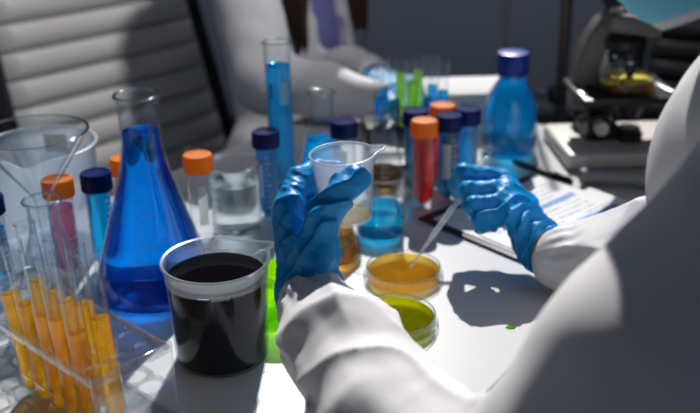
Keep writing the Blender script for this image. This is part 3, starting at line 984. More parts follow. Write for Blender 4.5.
def sheet(x0, x1, y0, y1, z, curl, seed):
    bm = bmesh.new()
    nx, ny = 28, 20
    g = []
    for s in (0, 1):
        rows = []
        for j in range(ny + 1):
            row = []
            for i in range(nx + 1):
                u, v = i / nx, j / ny
                zz = z + curl * (max(0, v - 0.72) / 0.28) ** 2 + 0.0006 * math.sin(6 * u + seed) * v + s * 0.0002
                row.append(bm.verts.new((x0 + (x1 - x0) * u, y0 + (y1 - y0) * v, zz)))
            rows.append(row)
        g.append(rows)
    for j in range(ny):
        for i in range(nx):
            bm.faces.new((g[1][j][i], g[1][j][i + 1], g[1][j + 1][i + 1], g[1][j + 1][i]))
            bm.faces.new((g[0][j][i], g[0][j + 1][i], g[0][j + 1][i + 1], g[0][j][i + 1]))
    for j in range(ny):
        bm.faces.new((g[0][j][0], g[1][j][0], g[1][j + 1][0], g[0][j + 1][0]))
        bm.faces.new((g[0][j][nx], g[0][j + 1][nx], g[1][j + 1][nx], g[1][j][nx]))
    for i in range(nx):
        bm.faces.new((g[0][0][i], g[0][0][i + 1], g[1][0][i + 1], g[1][0][i]))
        bm.faces.new((g[0][ny][i], g[1][ny][i], g[1][ny][i + 1], g[0][ny][i + 1]))
    return bm


pa = math.atan2(CA.y, CA.x)
p1 = obj('paper_sheet', sheet(-0.138, 0.150, -0.104, 0.103, 0.0046, 0.002, 0), MT['paper'], None, 40, (cc.x, cc.y, T), (0, 0, pa))
tag(p1, 'lower printed sheet lying flat on the navy clipboard', 'paper', 'printed sheets on the clipboard')
p2 = obj('paper_sheet', sheet(-0.062, 0.150, -0.106, 0.104, 0.0058, 0.004, 2), MT['paper'], None, 40, (cc.x + 0.004, cc.y + 0.004, T), (0, 0, pa - 0.02))
tag(p2, 'upper printed sheet nearest the white sleeve on the clipboard', 'paper', 'printed sheets on the clipboard')


def pen(a, b, r, m1, m2, label, name='pen'):
    a, b = Vector(a), Vector(b)
    o = empty(name, a, 0, label, 'pen')
    d = b - a; L = d.length
    o.rotation_euler = d.to_track_quat('Z', 'Y').to_euler()
    lathe_obj('barrel', [(0, 0), (r * 0.8, 0), (r, 0.002), (r, L * 0.62), (0, L * 0.62)], MT[m1], o, 20)
    lathe_obj('cap', [(0, L * 0.6), (r * 1.12, L * 0.6), (r * 1.12, L - 0.003), (r * 0.8, L), (0, L)], MT[m2], o, 20)
    bm = box(bmesh.new(), (0, r * 1.45, L * 0.83), (0.003, 0.0012, L * 0.26), bevel=0.0004)
    box(bm, (0, r * 1.2, L * 0.95), (0.003, 0.003, 0.004), bevel=0.0004)
    obj('clip', bm, MT[m2], o)
    return o


pen((0.236, 1.276, T + 0.0050), (0.300, 1.190, T + 0.0050), 0.0040, 'black_plastic', 'black_plastic', 'slim black pen on the table behind the clipboard')
pen((0.311, 1.196, T + 0.0125), (0.430, 1.168, T + 0.0125), 0.0105, 'grey_plastic', 'grey_plastic', 'thick grey marker lying in front of the microscope base', 'marker')
dr = obj('liquid_drop', lathe(bmesh.new(), [(0, 0.0001), (0.004, 0.0001), (0.0043, 0.0005), (0.0036, 0.0010), (0.0018, 0.0007), (0, 0.0006)], 24), MT['green'], None, 60, (0.157, 0.817, T))
dr.scale = (1.2, 0.8, 1)
tag(dr, 'tiny green drop spilled on the white table right of the yellow green dish', 'drop')

# ------------------------------------------------------------------ microscope
mc = empty('microscope', (0.388, 1.322, T), R(3), 'beige and black laboratory microscope with a yellow dish on its stage', 'microscope')
bm = box(bmesh.new(), (0.012, 0, 0.012), (0.196, 0.146, 0.022), bevel=0.005, segs=3)
obj('base', bm, MT['scope_body'], mc)
obj('base_plate', box(bmesh.new(), (0.012, 0, 0.0015), (0.188, 0.138, 0.003)), MT['black_plastic'], mc)
bm = box(bmesh.new(), (-0.020, 0.018, 0.034), (0.050, 0.070, 0.024), bevel=0.006, segs=3)
box(bm, (-0.020, 0.030, 0.060), (0.036, 0.046, 0.040), bevel=0.006, segs=3)
obj('pillar', bm, MT['black_plastic'], mc)
lm = obj('lamp_housing', lathe(bmesh.new(), [(0, 0.023), (0.020, 0.023), (0.020, 0.034), (0.016, 0.038), (0.016, 0.042), (0, 0.042)], 40, center=(0.018, -0.012)), MT['black_plastic'], mc)
obj('lamp_lens', lathe(bmesh.new(), [(0, 0.0422), (0.012, 0.0422), (0.009, 0.0445), (0, 0.0455)], 32, center=(0.018, -0.012)), MT['lens'], mc)
# curved arm, rising at the left-back and reaching right over the stage
side = Matrix.Translation((0, 0.030, 0)) @ Matrix.Rotation(PI / 2, 4, 'X')
arm = [(-0.060, 0.060), (-0.022, 0.060), (-0.026, 0.095), (-0.028, 0.125), (-0.022, 0.150), (-0.008, 0.168), (0.046, 0.172), (0.048, 0.196), (0.030, 0.206), (-0.002, 0.208), (-0.028, 0.196), (-0.046, 0.168), (-0.058, 0.130), (-0.062, 0.095)]
bm = prism(bmesh.new(), arm, 0.036, side)
bmesh.ops.bevel(bm, geom=bm.edges[:], offset=0.004, segments=2, affect='EDGES')
obj('arm', bm, MT['scope_arm'], mc)
bm = box(bmesh.new(), (0.012, 0.005, 0.190), (0.078, 0.056, 0.026), Matrix.Rotation(R(8), 4, 'Y'), bevel=0.007, segs=3)
obj('head', bm, MT['scope_arm'], mc)
e_ = obj('eyepiece_tube', tube(bmesh.new(), [(-0.004, 0.010, 0.196), (-0.020, 0.022, 0.232), (-0.034, 0.032, 0.262)], 0.0135, 24), MT['black_plastic'], mc)
obj('eyepiece', tube(bmesh.new(), [(-0.034, 0.032, 0.2622), (-0.044, 0.039, 0.284)], [0.0155, 0.0145], 24), MT['scope_body'], mc)
tb = obj('trim_cap', lathe(bmesh.new(), [(0, 0.2045), (0.010, 0.2045), (0.011, 0.209), (0.008, 0.214), (0, 0.215)], 24, center=(-0.012, 0.0)), MT['scope_body'], mc)
np_ = obj('nosepiece', lathe(bmesh.new(), [(0, 0.152), (0.022, 0.152), (0.026, 0.158), (0.026, 0.168), (0.020, 0.176), (0, 0.176)], 40, center=(0.004, -0.002)), MT['black_plastic'], mc)
for ang_, ln in ((0, 0.036), (120, 0.026), (240, 0.020)):
    dx, dy = math.cos(R(ang_ - 70)), math.sin(R(ang_ - 70))
    top = Vector((0.004 + dx * 0.011, -0.002 + dy * 0.011, 0.154)); tip = top + Vector((dx * 0.006, dy * 0.006, -ln))
    ob_ = obj('objective', tube(bmesh.new(), [top, top.lerp(tip, 0.6), top.lerp(tip, 0.62), tip], [0.0095, 0.0095, 0.0075, 0.0045], 20), MT['dark_metal'], mc)
    obj('colour_ring', tube(bmesh.new(), [top.lerp(tip, 0.40), top.lerp(tip, 0.47)], 0.0098, 20), MT['steel'], ob_)
st = obj('stage', box(bmesh.new(), (0.004, -0.004, 0.094), (0.140, 0.116, 0.010), bevel=0.002), MT['black_plastic'], mc)
for sx in (-1, 1):
    obj('stage_clip', box(bmesh.new(), (0.004 + sx * 0.058, -0.004, 0.1000), (0.010, 0.070, 0.002), Matrix.Rotation(R(12 * sx), 4, 'Z'), bevel=0.0006), MT['steel'], st)
obj('condenser', lathe(bmesh.new(), [(0, 0.060), (0.012, 0.060), (0.018, 0.070), (0.018, 0.0885), (0, 0.0885)], 32, center=(0.018, -0.012)), MT['dark_metal'], mc)
for sy, yb in ((-1, -0.002), (1, 0.053)):
    kn = obj('focus_knob', tube(bmesh.new(), [(-0.030, yb, 0.048), (-0.030, yb + sy * 0.022, 0.048)], 0.017, 32), MT['black_plastic'], mc)
    obj('fine_focus_knob', tube(bmesh.new(), [(-0.030, yb + sy * 0.0222, 0.048), (-0.030, yb + sy * 0.036, 0.048)], 0.010, 24), MT['scope_body'], kn)
sd = petri(0.396, 1.310, 0.0405, 'brown', 0.004, 'petri dish with two yellow agar patches on the microscope stage', z=T + 0.1036, group='petri dishes', lid=False)
for nm, dx, rx in (('agar_patch', -0.024, 0.013), ('agar_patch', 0.013, 0.022)):
    a_ = obj(nm, lathe(bmesh.new(), [(0, 0.0045), (1, 0.0045), (1, 0.009), (0.92, 0.0105), (0, 0.0105)], 40), MT['yellow_agar'], sd, 40)
    a_.scale = (rx, 0.018, 1); a_.location = (dx, 0.006, 0)

# ------------------------------------------------------------------ stands on the floor behind the table


def stand(x, y, r, h, label, mat, zk):
    o = empty('pole_stand', (x, y, 0), 0, label, 'stand', 'poles behind the table')
    obj('base', box(bmesh.new(), (0, 0, 0.012), (0.26, 0.26, 0.024), bevel=0.006), MT['dark_metal'], o)
    obj('pole', tube(bmesh.new(), [(0, 0, 0.0245), (0, 0, h)], r, 20), MT[mat], o)
    kb = obj('clamp', box(bmesh.new(), (-0.006, -0.008, zk), (0.040, 0.036, 0.030), bevel=0.005), MT['dark_metal'], o)
    obj('clamp_knob', tube(bmesh.new(), [(-0.030, -0.010, zk), (-0.048, -0.014, zk)], 0.010, 16), MT['steel'], kb)
    return o


MT['pole'] = principled('brown_metal', (0.12, 0.10, 0.09), 0.35, 0.5, 0.6)
stand(0.405, 1.750, 0.0105, 1.75, 'thick brownish metal pole behind the microscope', 'pole', 0.715)
stand(0.345, 2.050, 0.0055, 1.60, 'thin pale metal pole behind the blue bottle', 'steel', 0.40)


# ------------------------------------------------------------------ office chairs
def ribbed_back(w, h, ribs, bulge):
    bm = bmesh.new()
    nx, nz = 24, ribs * 12
    g = {}
    for s in (0, 1):
        for j in range(nz + 1):
            v = j / nz
            ph = (v * ribs) % 1.0
            rib = (abs(math.sin(PI * ph)) ** 0.35) * 0.022
            for i in range(nx + 1):
                u = i / nx * 2 - 1
                edge = (1 - abs(u) ** 6) ** 0.5 * (1 - abs(2 * v - 1) ** 14) ** 0.5
                taper = 1 - 0.10 * v
                y = -(0.018 + rib) * edge + bulge * u * u * -1 if s == 0 else 0.028 * edge - bulge * u * u
                g[s, j, i] = bm.verts.new((u * w / 2 * taper, y, v * h))
    for j in range(nz):
        for i in range(nx):
            bm.faces.new((g[0, j, i], g[0, j, i + 1], g[0, j + 1, i + 1], g[0, j + 1, i]))
            bm.faces.new((g[1, j, i], g[1, j + 1, i], g[1, j + 1, i + 1], g[1, j, i + 1]))
    bmesh.ops.remove_doubles(bm, verts=bm.verts, dist=0.0004)
    return bm


def office_chair(x, y, rz, leather, label, recline=14, zb=0.50, arms=True):
    """faces local -y"""
    o = empty('office_chair', (x, y, 0), rz, label, 'chair', 'office chairs in the background')
    rt = Matrix.Translation((0, 0.22, zb)) @ Matrix.Rotation(R(-recline), 4, 'X')
    bm = ribbed_back(0.455, 0.56, 11, 0.035)
    bmesh.ops.transform(bm, matrix=rt, verts=bm.verts)
    bk_ = obj('backrest', bm, MT[leather], o, 60)
    for sx in (-1, 1):
        pts = [rt @ Vector((sx * (0.252 - 0.026 * v), 0.012 - 0.035, v * 0.56)) for v in [i / 8 for i in range(9)]]
        obj('back_frame', tube(bmesh.new(), pts, 0.016, 12), MT['black_plastic'], o)
    bm = box(bmesh.new(), (0, -0.03, 0.335), (0.42, 0.44, 0.075), bevel=0.03, segs=4)
    obj('seat', bm, MT[leather], o)
    obj('back_bracket', tube(bmesh.new(), [(0, 0.10, 0.305), (0, 0.26, 0.315), (0, 0.285, 0.40), (0, 0.275, zb + 0.10)], 0.020, 14), MT['black_plastic'], o)
    obj('gas_column', tube(bmesh.new(), [(0, 0, 0.10), (0, 0, 0.20), (0, 0, 0.201), (0, 0, 0.298)], [0.030, 0.030, 0.018, 0.018], 20), MT['steel'], o)
    bm = bmesh.new()
    for kx in range(5):
        a = 2 * PI * kx / 5 + 0.3
        tube(bm, [(0.02 * math.cos(a), 0.02 * math.sin(a), 0.105), (0.24 * math.cos(a), 0.24 * math.sin(a), 0.075)], [0.026, 0.016], 12)
    obj('star_base', bm, MT['black_plastic'], o)
    for kx in range(5):
        a = 2 * PI * kx / 5 + 0.3
        cx, cy = 0.24 * math.cos(a), 0.24 * math.sin(a)
        obj('caster', tube(bmesh.new(), [(cx - 0.018, cy, 0.030), (cx + 0.018, cy, 0.030)], 0.029, 16), MT['black_plastic'], o)
    for sx in (-1, 1) if arms else ():
        ar = obj('armrest', tube(bmesh.new(), [(sx * 0.27, 0.20, 0.66), (sx * 0.275, 0.10, 0.675), (sx * 0.275, -0.14, 0.67), (sx * 0.272, -0.18, 0.65)], 0.020, 14), MT['grey_plastic'], o)
        obj('arm_support', tube(bmesh.new(), [(sx * 0.272, 0.0, 0.66), (sx * 0.270, 0.0, 0.40), (sx * 0.19, 0.0, 0.31)], 0.014, 12), MT['black_plastic'], ar)
    return o


office_chair(-0.272, 1.640, R(46), 'leather', 'grey ribbed office chair at the left behind the table', 16, 0.47, arms=False)
office_chair(0.86, 2.05, R(-25), 'leather_dark', 'dark charcoal office chair in the right background behind the microscope', 12, 0.42)


def stool(x, y, label, h=0.47, rs=0.165):
    o = empty('stool', (x, y, 0), 0, label, 'stool', 'laboratory stools')
    lathe_obj('seat', [(0, h - 0.05), (rs - 0.015, h - 0.05), (rs, h - 0.035), (rs, h - 0.012), (rs - 0.015, h), (0, h)], MT['black_plastic'], o, 48)
    obj('column', tube(bmesh.new(), [(0, 0, 0.05), (0, 0, h - 0.05)], 0.022, 20), MT['steel'], o)
    for kx in range(5):
        a = 2 * PI * kx / 5 + 0.2
        obj('foot', tube(bmesh.new(), [(0.02 * math.cos(a), 0.02 * math.sin(a), 0.06), (0.19 * math.cos(a), 0.19 * math.sin(a), 0.018)], [0.022, 0.016], 12), MT['steel'], o)
    return o


# ------------------------------------------------------------------ people
def V(*a): return np.array(a, float)


def head_prims(F, c, f, scale=1.0, k=0.012):
    """skull, jaw, nose, ears and neck-top; c = head centre, f = facing (unit, level-ish)"""
    c = np.array(c, float); f = np.array(f, float); f /= np.linalg.norm(f)
    u = np.array([0, 0, 1.0]); u = u - f * (u @ f); u /= np.linalg.norm(u)
    s_ = np.cross(f, u)
    rot = np.stack([s_, f, u], 1)
    P = lambda a, b, d: c + scale * (s_ * a + f * b + u * d)
    F.ell(P(0, -0.010, 0.022), V(0.076, 0.094, 0.088) * scale, rot, k)
    F.ell(P(0, 0.020, -0.030), V(0.062, 0.070, 0.078) * scale, rot, k)
    F.ell(P(0, 0.050, -0.088), V(0.026, 0.024, 0.020) * scale, rot, k)
    F.cone(P(0, 0.088, 0.012), P(0, 0.106, -0.026), 0.007 * scale, 0.012 * scale, 0.010)
    for sx in (-1, 1):
        F.ell(P(sx * 0.078, -0.008, -0.004), V(0.009, 0.020, 0.032) * scale, rot, 0.006)
        F.ell(P(sx * 0.034, 0.072, -0.020), V(0.022, 0.018, 0.020) * scale, rot, 0.012)
        F.ell(P(sx * 0.031, 0.090, 0.014), V(0.014, 0.010, 0.010) * scale, rot, 0, 'sub')
    for z_ in (-0.056, -0.066):
        F.ell(P(0, 0.086, z_), V(0.022, 0.009, 0.006) * scale, rot, 0.005)
    return P, rot, (s_, f, u)


def eyes(P, parent):
    for sx in (-1, 1):
        p = P(sx * 0.031, 0.079, 0.014)
        b = bmesh.new(); bmesh.ops.create_uvsphere(b, u_segments=20, v_segments=14, radius=0.0125)
        e = obj('eye', b, MT['eye'], parent, 60, tuple(p))
        b = bmesh.new(); bmesh.ops.create_uvsphere(b, u_segments=16, v_segments=10, radius=0.006)
        d = P(0, 1, 0) - P(0, 0, 0); d /= np.linalg.norm(d)
        obj('iris', b, MT['iris'], e, 60, tuple(d * 0.0078))


# ---- hand skeletons (world metres)
LH = {
    'index': [(-0.0353, 0.7006, 0.8559), (-0.0512, 0.7354, 0.9192), (-0.0440, 0.7635, 0.9335), (-0.0290, 0.7860, 0.9325), (-0.0110, 0.7905, 0.9300)],
    'middle': [(-0.0354, 0.7032, 0.8545), (-0.0550, 0.7504, 0.9092), (-0.0466, 0.7804, 0.9174), (-0.0284, 0.7958, 0.9186), (-0.0104, 0.7933, 0.9193)],
    'ring': [(-0.0356, 0.7068, 0.8526), (-0.0553, 0.7624, 0.8964), (-0.0459, 0.7902, 0.8988), (-0.0271, 0.7972, 0.9005), (-0.0107, 0.7906, 0.9020)],
    'pinky': [(-0.0357, 0.7094, 0.8512), (-0.0519, 0.7692, 0.8817), (-0.0402, 0.7898, 0.8821), (-0.0238, 0.7905, 0.8845), (-0.0128, 0.7838, 0.8863)],
    'thumb': [(-0.0350, 0.6977, 0.8612), (-0.0275, 0.6985, 0.8930), (-0.0225, 0.7010, 0.9225), (-0.0070, 0.7063, 0.9440), (0.0060, 0.7113, 0.9535)],
}
LWR = (-0.0353, 0.7006, 0.8559)
LARM = (-0.0200, 0.6480, 0.8470)
RH = {
    'index': [(0.2072, 0.9138, 0.7903), (0.1730, 0.9774, 0.8439), (0.1240, 0.9685, 0.8576), (0.1181, 0.9803, 0.8389), (0.1206, 0.9888, 0.8258)],
    'middle': [(0.2068, 0.9120, 0.7912), (0.1664, 0.9555, 0.8409), (0.1270, 0.9450, 0.8458), (0.1303, 0.9579, 0.8253), (0.1473, 0.9678, 0.8184)],
    'ring': [(0.2061, 0.9085, 0.7906), (0.1649, 0.9363, 0.8337), (0.1294, 0.9274, 0.8358), (0.1352, 0.9424, 0.8164), (0.1510, 0.9532, 0.8114)],
    'pinky': [(0.2055, 0.9049, 0.7899), (0.1667, 0.9184, 0.8263), (0.1364, 0.9132, 0.8257), (0.1408, 0.9258, 0.8107), (0.1531, 0.9356, 0.8073)],
    'thumb': [(0.2093, 0.9245, 0.7900), (0.1926, 0.9721, 0.8133), (0.1645, 1.0061, 0.8303), (0.1421, 1.0100, 0.8316), (0.1268, 1.0034, 0.8235)],
}
RWR = (0.2072, 0.9138, 0.7903)
RARM = (0.2338, 0.8669, 0.7896)
FR = {'index': (0.0125, 0.0105, 0.0088, 0.0080, 0.0070), 'middle': (0.0125, 0.0105, 0.0090, 0.0082, 0.0072), 'ring': (0.0125, 0.0100, 0.0085, 0.0077, 0.0068),
      'pinky': (0.0120, 0.0095, 0.0078, 0.0070, 0.0062), 'thumb': (0.0145, 0.0150, 0.0114, 0.0104, 0.0090)}


def hand(F, H, wr, arm, grow=0.0, k=0.004, wrist_r=0.021):
    for f in ('index', 'middle', 'ring', 'pinky', 'thumb'):
        p = H[f]; r = [x + grow for x in FR[f]]
        F.cone(p[0], p[1], r[0] + 0.001, r[1], 0.012)
        for i in range(1, 4): F.cone(p[i], p[i + 1], r[i], r[i + 1], 0.008 if f == 'thumb' else (0.0025 if i > 1 else 0.004))
    # web of the palm
    for a, b in (('index', 'middle'), ('middle', 'ring'), ('ring', 'pinky')):
        m0 = (np.array(H[a][0]) + np.array(H[b][0])) / 2; m1 = (np.array(H[a][1]) + np.array(H[b][1])) / 2
        F.cone(m0, m0 + (m1 - m0) * 0.92, 0.013 + grow, 0.010 + grow, 0.010)
    F.cone(np.array(H['thumb'][1]), (np.array(H['index'][1]) + np.array(H['middle'][0])) / 2, 0.011 + grow, 0.010 + grow, 0.012)
    F.cone(wr, arm, wrist_r + grow, wrist_r + grow, 0.012)


def glove(name, H, wr, arm, parent, lo, hi, vox, seed, cuff_at, folds, wrist_r=0.021, flare=0.004):
    F = Field(lo, hi, vox)
    hand(F, H, wr, arm, 0.0011, wrist_r=wrist_r)
    wr_, ar_ = np.array(wr), np.array(arm)
    ax = (ar_ - wr_) / np.linalg.norm(ar_ - wr_)
    F.cone(wr_ + ax * (cuff_at - 0.022), wr_ + ax * (cuff_at + 0.02), wrist_r + 0.002, wrist_r + 0.002 + flare * 1.6, 0.008)
    mids = [(np.array(H[f][i]), np.array(H[f][i + 1])) for f in H for i in range(4)]

    def disp(P):
        # crumpled rubber: creases across the limb near joints and wrist, little dents elsewhere
        t_ = (P - wr_) @ ax
        w = np.exp(-((t_ + 0.012) / 0.030) ** 2)
        n = wobble(P, 90, seed)
        cre = np.abs(np.sin(t_ * 260 + 2.6 * wobble(P, 55, seed + 1) + folds))
        d = 0.0030 * w * (cre - 0.5) * 1.6
        n2 = wobble(P, 190, seed + 2)
        d = d + 0.0015 * (np.abs(n2) - 0.35) + 0.0007 * n
        c2 = np.abs(np.sin((P @ np.array([0.45, 0.35, 0.82])) * 330 + 3 * n))
        d = d + 0.0009 * (np.sqrt(c2) - 0.65) * np.exp(-((t_ + 0.06) / 0.05) ** 2)
        return d
    F.displace(disp)
    # open cuff: hollow it out and trim the end, slightly wavy
    F.cone(wr_ + ax * (cuff_at - 0.012), wr_ + ax * (cuff_at + 0.06), wrist_r - 0.0035, wrist_r - 0.002 + flare, 0, 'sub')
    F.halfspace(wr_ + ax * cuff_at, ax)
    return F.mesh(name, MT['glove'], parent, smooth_it=1)


# ======== the scientist
SF = V(-0.81, 0.58, 0); SF /= np.linalg.norm(SF)
SRt = V(SF[1], -SF[0], 0)
Ls, Le = V(0.266, 0.485, 1.046), V(0.094, 0.448, 0.840)
Rs, Re = V(0.440, 0.765, 1.045), V(0.440, 0.850, 0.835)
nk = (Ls + Rs) / 2 + V(0, 0, 0.03)
hip = nk * V(1, 1, 0) - SF * 0.09 + V(0, 0, 0.55)
hd = V(0.246, 0.630, 1.230)
ps = empty('person', (hip[0], hip[1], 0), 0, 'person in a white lab coat and blue gloves holding a cup and a pipette', 'person')
inv = Matrix.Translation((-hip[0], -hip[1], 0))


def adopt(o, par=None):
    """parent without moving (people roots only translate)"""
    o.parent = par or ps
    return o


def reparent(o, root):
    o.parent = root
    o.location = Vector(o.location) - Vector(root.location)
    return o


B = Field((-0.10, 0.20, 0.0), (0.66, 1.08, 1.40), 0.0050)
B.chain([nk + V(0, 0, 0.0), nk + V(0, 0, 0.06) + SF * 0.03, hd + V(0, 0, -0.05)], [0.052, 0.050, 0.052], 0.02)
B.cone(nk + V(0, 0, -0.10), hip + V(0, 0, 0.05), 0.10, 0.125, 0.03)
B.cone(Ls + (Rs - Ls) * 0.12, Rs + (Ls - Rs) * 0.12, 0.060, 0.060, 0.03)
for S_, E_, W_, A_ in ((Ls, Le, LWR, LARM), (Rs, Re, RWR, RARM)):
    B.chain([S_, E_], [0.050, 0.040], 0.02)
    B.chain([E_, np.array(A_), np.array(W_)], [0.038, 0.024, 0.021], 0.012)
hand(B, LH, LWR, LARM, -0.0035, wrist_r=0.021); hand(B, RH, RWR, RARM, -0.0035, wrist_r=0.021)
hpP, hrot, haxes = head_prims(B, hd, SF + V(0, 0, -0.52))
for sx in (-1, 1):
    h0 = hip + SRt * 0.09 * sx + V(0, 0, -0.0)
    kn_ = h0 + SF * 0.40 + V(0, 0, -0.02); an = kn_ + V(0, 0, -0.44) - SF * 0.02
    B.chain([h0, kn_], [0.085, 0.058], 0.03); B.chain([kn_, an + V(0, 0, 0.02)], [0.056, 0.038], 0.02)
    B.chain([an + V(0, 0, -0.03), an + SF * 0.14 + V(0, 0, -0.045)], [0.036, 0.028], 0.02)
body = B.mesh('body', MT['skin'], None, smooth_it=2)
body.name = 'body'
reparent(body, ps)

# coat with both sleeves
CT = Field((-0.13, 0.18, 0.30), (0.68, 1.10, 1.22), 0.0042)
CT.cone(nk + V(0, 0, -0.10), hip + V(0, 0, 0.05), 0.135, 0.160, 0.04)
CT.cone(Ls + (Rs - Ls) * 0.12, Rs + (Ls - Rs) * 0.12, 0.060, 0.062, 0.04)
CT.cone(nk + V(0, 0, -0.02), nk + V(0, 0, 0.045) + SF * 0.02, 0.085, 0.066, 0.03)
for sx in (-1, 1):
    h0 = hip + SRt * 0.085 * sx
    CT.cone(h0, h0 + SF * 0.24 + V(0, 0, -0.005), 0.115, 0.100, 0.03)
# upper sleeves; the forearm sleeves follow as finer pieces
Lc = V(*LWR) + (V(*LARM) - V(*LWR)) * 0.38
CT.chain([Ls, (Ls + Le) / 2 + V(-0.004, -0.004, 0), Le], [0.062, 0.057, 0.050], 0.03)
Rc = V(*RWR) + (V(*RARM) - V(*RWR)) * 0.52
CT.chain([Rs, Re], [0.070, 0.060], 0.03)


def cloth_disp(P):
    return 0.0045 * wobble(P, 22, 3) + 0.0022 * wobble(P, 60, 9)


def sleeve(S_, E_, A_, W_, mid, radii, seed, cuff_r, lo, hi, vox):
    """forearm sleeve: overlaps the upper sleeve at the elbow, puffed and gathered at the wrist"""
    F = Field(lo, hi, vox)
    F.cone(S_ * 0.25 + E_ * 0.75, E_, radii[0] + 0.001, radii[0] + 0.001, 0.02)
    F.chain([E_, E_ * 0.5 + A_ * 0.5 + mid, A_ * 0.88 + E_ * 0.12, W_], radii[1:], 0.02)
    ax = W_ - E_; L = np.linalg.norm(ax); ax = ax / L
    ref = np.cross(ax, V(0, 0, 1)); ref /= np.linalg.norm(ref); ref2 = np.cross(ax, ref)

    def disp(P):
        q = P - E_
        t_ = q @ ax
        rad = q - t_[:, None] * ax
        ang = np.arctan2(rad @ ref2, rad @ ref)
        u = L - t_                                              # distance back from the cuff
        n1 = wobble(P, 28, seed); n2 = wobble(P, 70, seed + 1)
        # elastic gathers
        d = 0.0013 * np.exp(-(u / 0.016) ** 2) * np.sin(17 * ang + 1.6 * n2)
        d = d + 0.0014 * np.exp(-((u - 0.012) / 0.006) ** 2)     # tight hem line
        # drape folds that run up the arm from the gathers
        w = np.exp(-((u - 0.045) / 0.040) ** 2)
        fold = 1 - np.abs(np.sin(2.5 * ang + 20 * u + 1.5 * n1 + seed))
        d = d - 0.0075 * w * (fold ** 1.6 - 0.3)
        # slanting crumples across the arm
        w2 = np.clip(u / 0.06, 0, 1)
        c = np.abs(np.sin(t_ * 30 + 1.2 * ang + 2.0 * n1 + seed * 0.7))
        d = d + 0.0060 * w2 * (c ** 0.75 - 0.66)
        d = d + 0.0022 * n2 + 0.0008 * wobble(P, 160, seed + 2)
        return d
    F.displace(disp)
    axc = (W_ - A_) / np.linalg.norm(W_ - A_)
    F.halfspace(W_ + axc * 0.016, axc)
    o = F.mesh('sleeve', MT['coat'], None, smooth_it=3)
    return o


CT.displace(cloth_disp)
# open cuffs and neck
CT.cone(nk + V(0, 0, 0.03) + SF * 0.02, nk + V(0, 0, 0.14) + SF * 0.05, 0.057, 0.075, 0, 'sub')
coat = CT.mesh('lab_coat', MT['coat'], None, smooth_it=2)
reparent(coat, ps)
reparent(sleeve(Ls, Le, V(*LARM), Lc, V(-0.013, -0.004, -0.010), [0.050, 0.051, 0.049, 0.044, 0.0325], 3, 0.0262, (-0.110, 0.380, 0.740), (0.210, 0.745, 0.945), 0.0021), ps)
reparent(sleeve(Rs, Re, V(*RARM), Rc, V(0, 0, 0.012), [0.060, 0.058, 0.050, 0.044, 0.0335], 8, 0.0255, (0.150, 0.760, 0.750), (0.530, 0.960, 0.960), 0.0024), ps)
gl = glove('glove', LH, LWR, LARM, None, (-0.085, 0.615, 0.810), (0.035, 0.825, 0.975), 0.0011, 5, 0.030, 0.3, 0.0250, 0.002)
reparent(gl, ps)
gr = glove('glove', RH, RWR, RARM, None, (0.095, 0.830, 0.752), (0.262, 1.035, 0.885), 0.0012, 17, 0.006, 1.3, 0.0225, 0.004)
reparent(gr, ps)

# mask, hair, eyes, trousers, shoes
bm = bmesh.new()
na, nb = 28, 18
gv = {}
for j in range(nb + 1):
    for i in range(na + 1):
        a = R(-105 + 210 * i / na); v = j / nb
        z_ = -0.112 + 0.108 * v
        wdt = 0.064 + 0.010 * v + 0.004 * math.sin(PI * v)
        dep = 0.070 + 0.040 * math.sin(PI * (0.10 + 0.75 * v)) + (0.0018 if int(v * 9) % 2 else 0)
        gv[j, i] = bm.verts.new(tuple(hpP(wdt * 1.08 * math.sin(a), 0.012 + dep * math.cos(a), z_)))
fE = []
for j in range(nb):
    for i in range(na):
        f_ = bm.faces.new((gv[j, i], gv[j, i + 1], gv[j + 1, i + 1], gv[j + 1, i]))
        if j < 1 or j == nb - 1: fE.append(f_.index)
mk = obj('face_mask', bm, MT['mask'], None, 60)
mk.data.materials.append(MT['mask_edge'])
for p_ in mk.data.polygons:
    if p_.index // na < 1 or p_.index // na == nb - 1: p_.material_index = 1
md = mk.modifiers.new('thickness', 'SOLIDIFY'); md.thickness = 0.002; md.offset = 1
reparent(mk, ps)
HF = Field(hd - 0.17, hd + 0.17, 0.0045)
HF.ell(hpP(0, -0.016, 0.030), V(0.086, 0.102, 0.094), hrot, 0.01)
HF.ell(hpP(0, -0.095, -0.020), V(0.045, 0.045, 0.055), hrot, 0.02)
HF.ell(hpP(0, 0.090, -0.030), V(0.074, 0.075, 0.090), hrot, 0, 'sub')
HF.displace(lambda P: 0.002 * wobble(P, 120, 4))
hr = HF.mesh('hair', MT['hair_dark'], None)
reparent(hr, ps)
for sx in (-1, 1):
    for (rad_, nm, m_, dz) in ((0.0125, 'eye', 'eye', 0), ):
        b = bmesh.new(); bmesh.ops.create_uvsphere(b, u_segments=20, v_segments=14, radius=rad_)
        e = obj(nm, b, MT[m_], None, 60, tuple(hpP(sx * 0.031, 0.078, 0.014)))
        reparent(e, ps)
        b = bmesh.new(); bmesh.ops.create_uvsphere(b, u_segments=16, v_segments=10, radius=0.0065)
        d_ = hpP(0, 1, 0) - hpP(0, 0, 0)
        obj('iris', b, MT['iris'], e, 60, tuple(d_ * 0.0075))


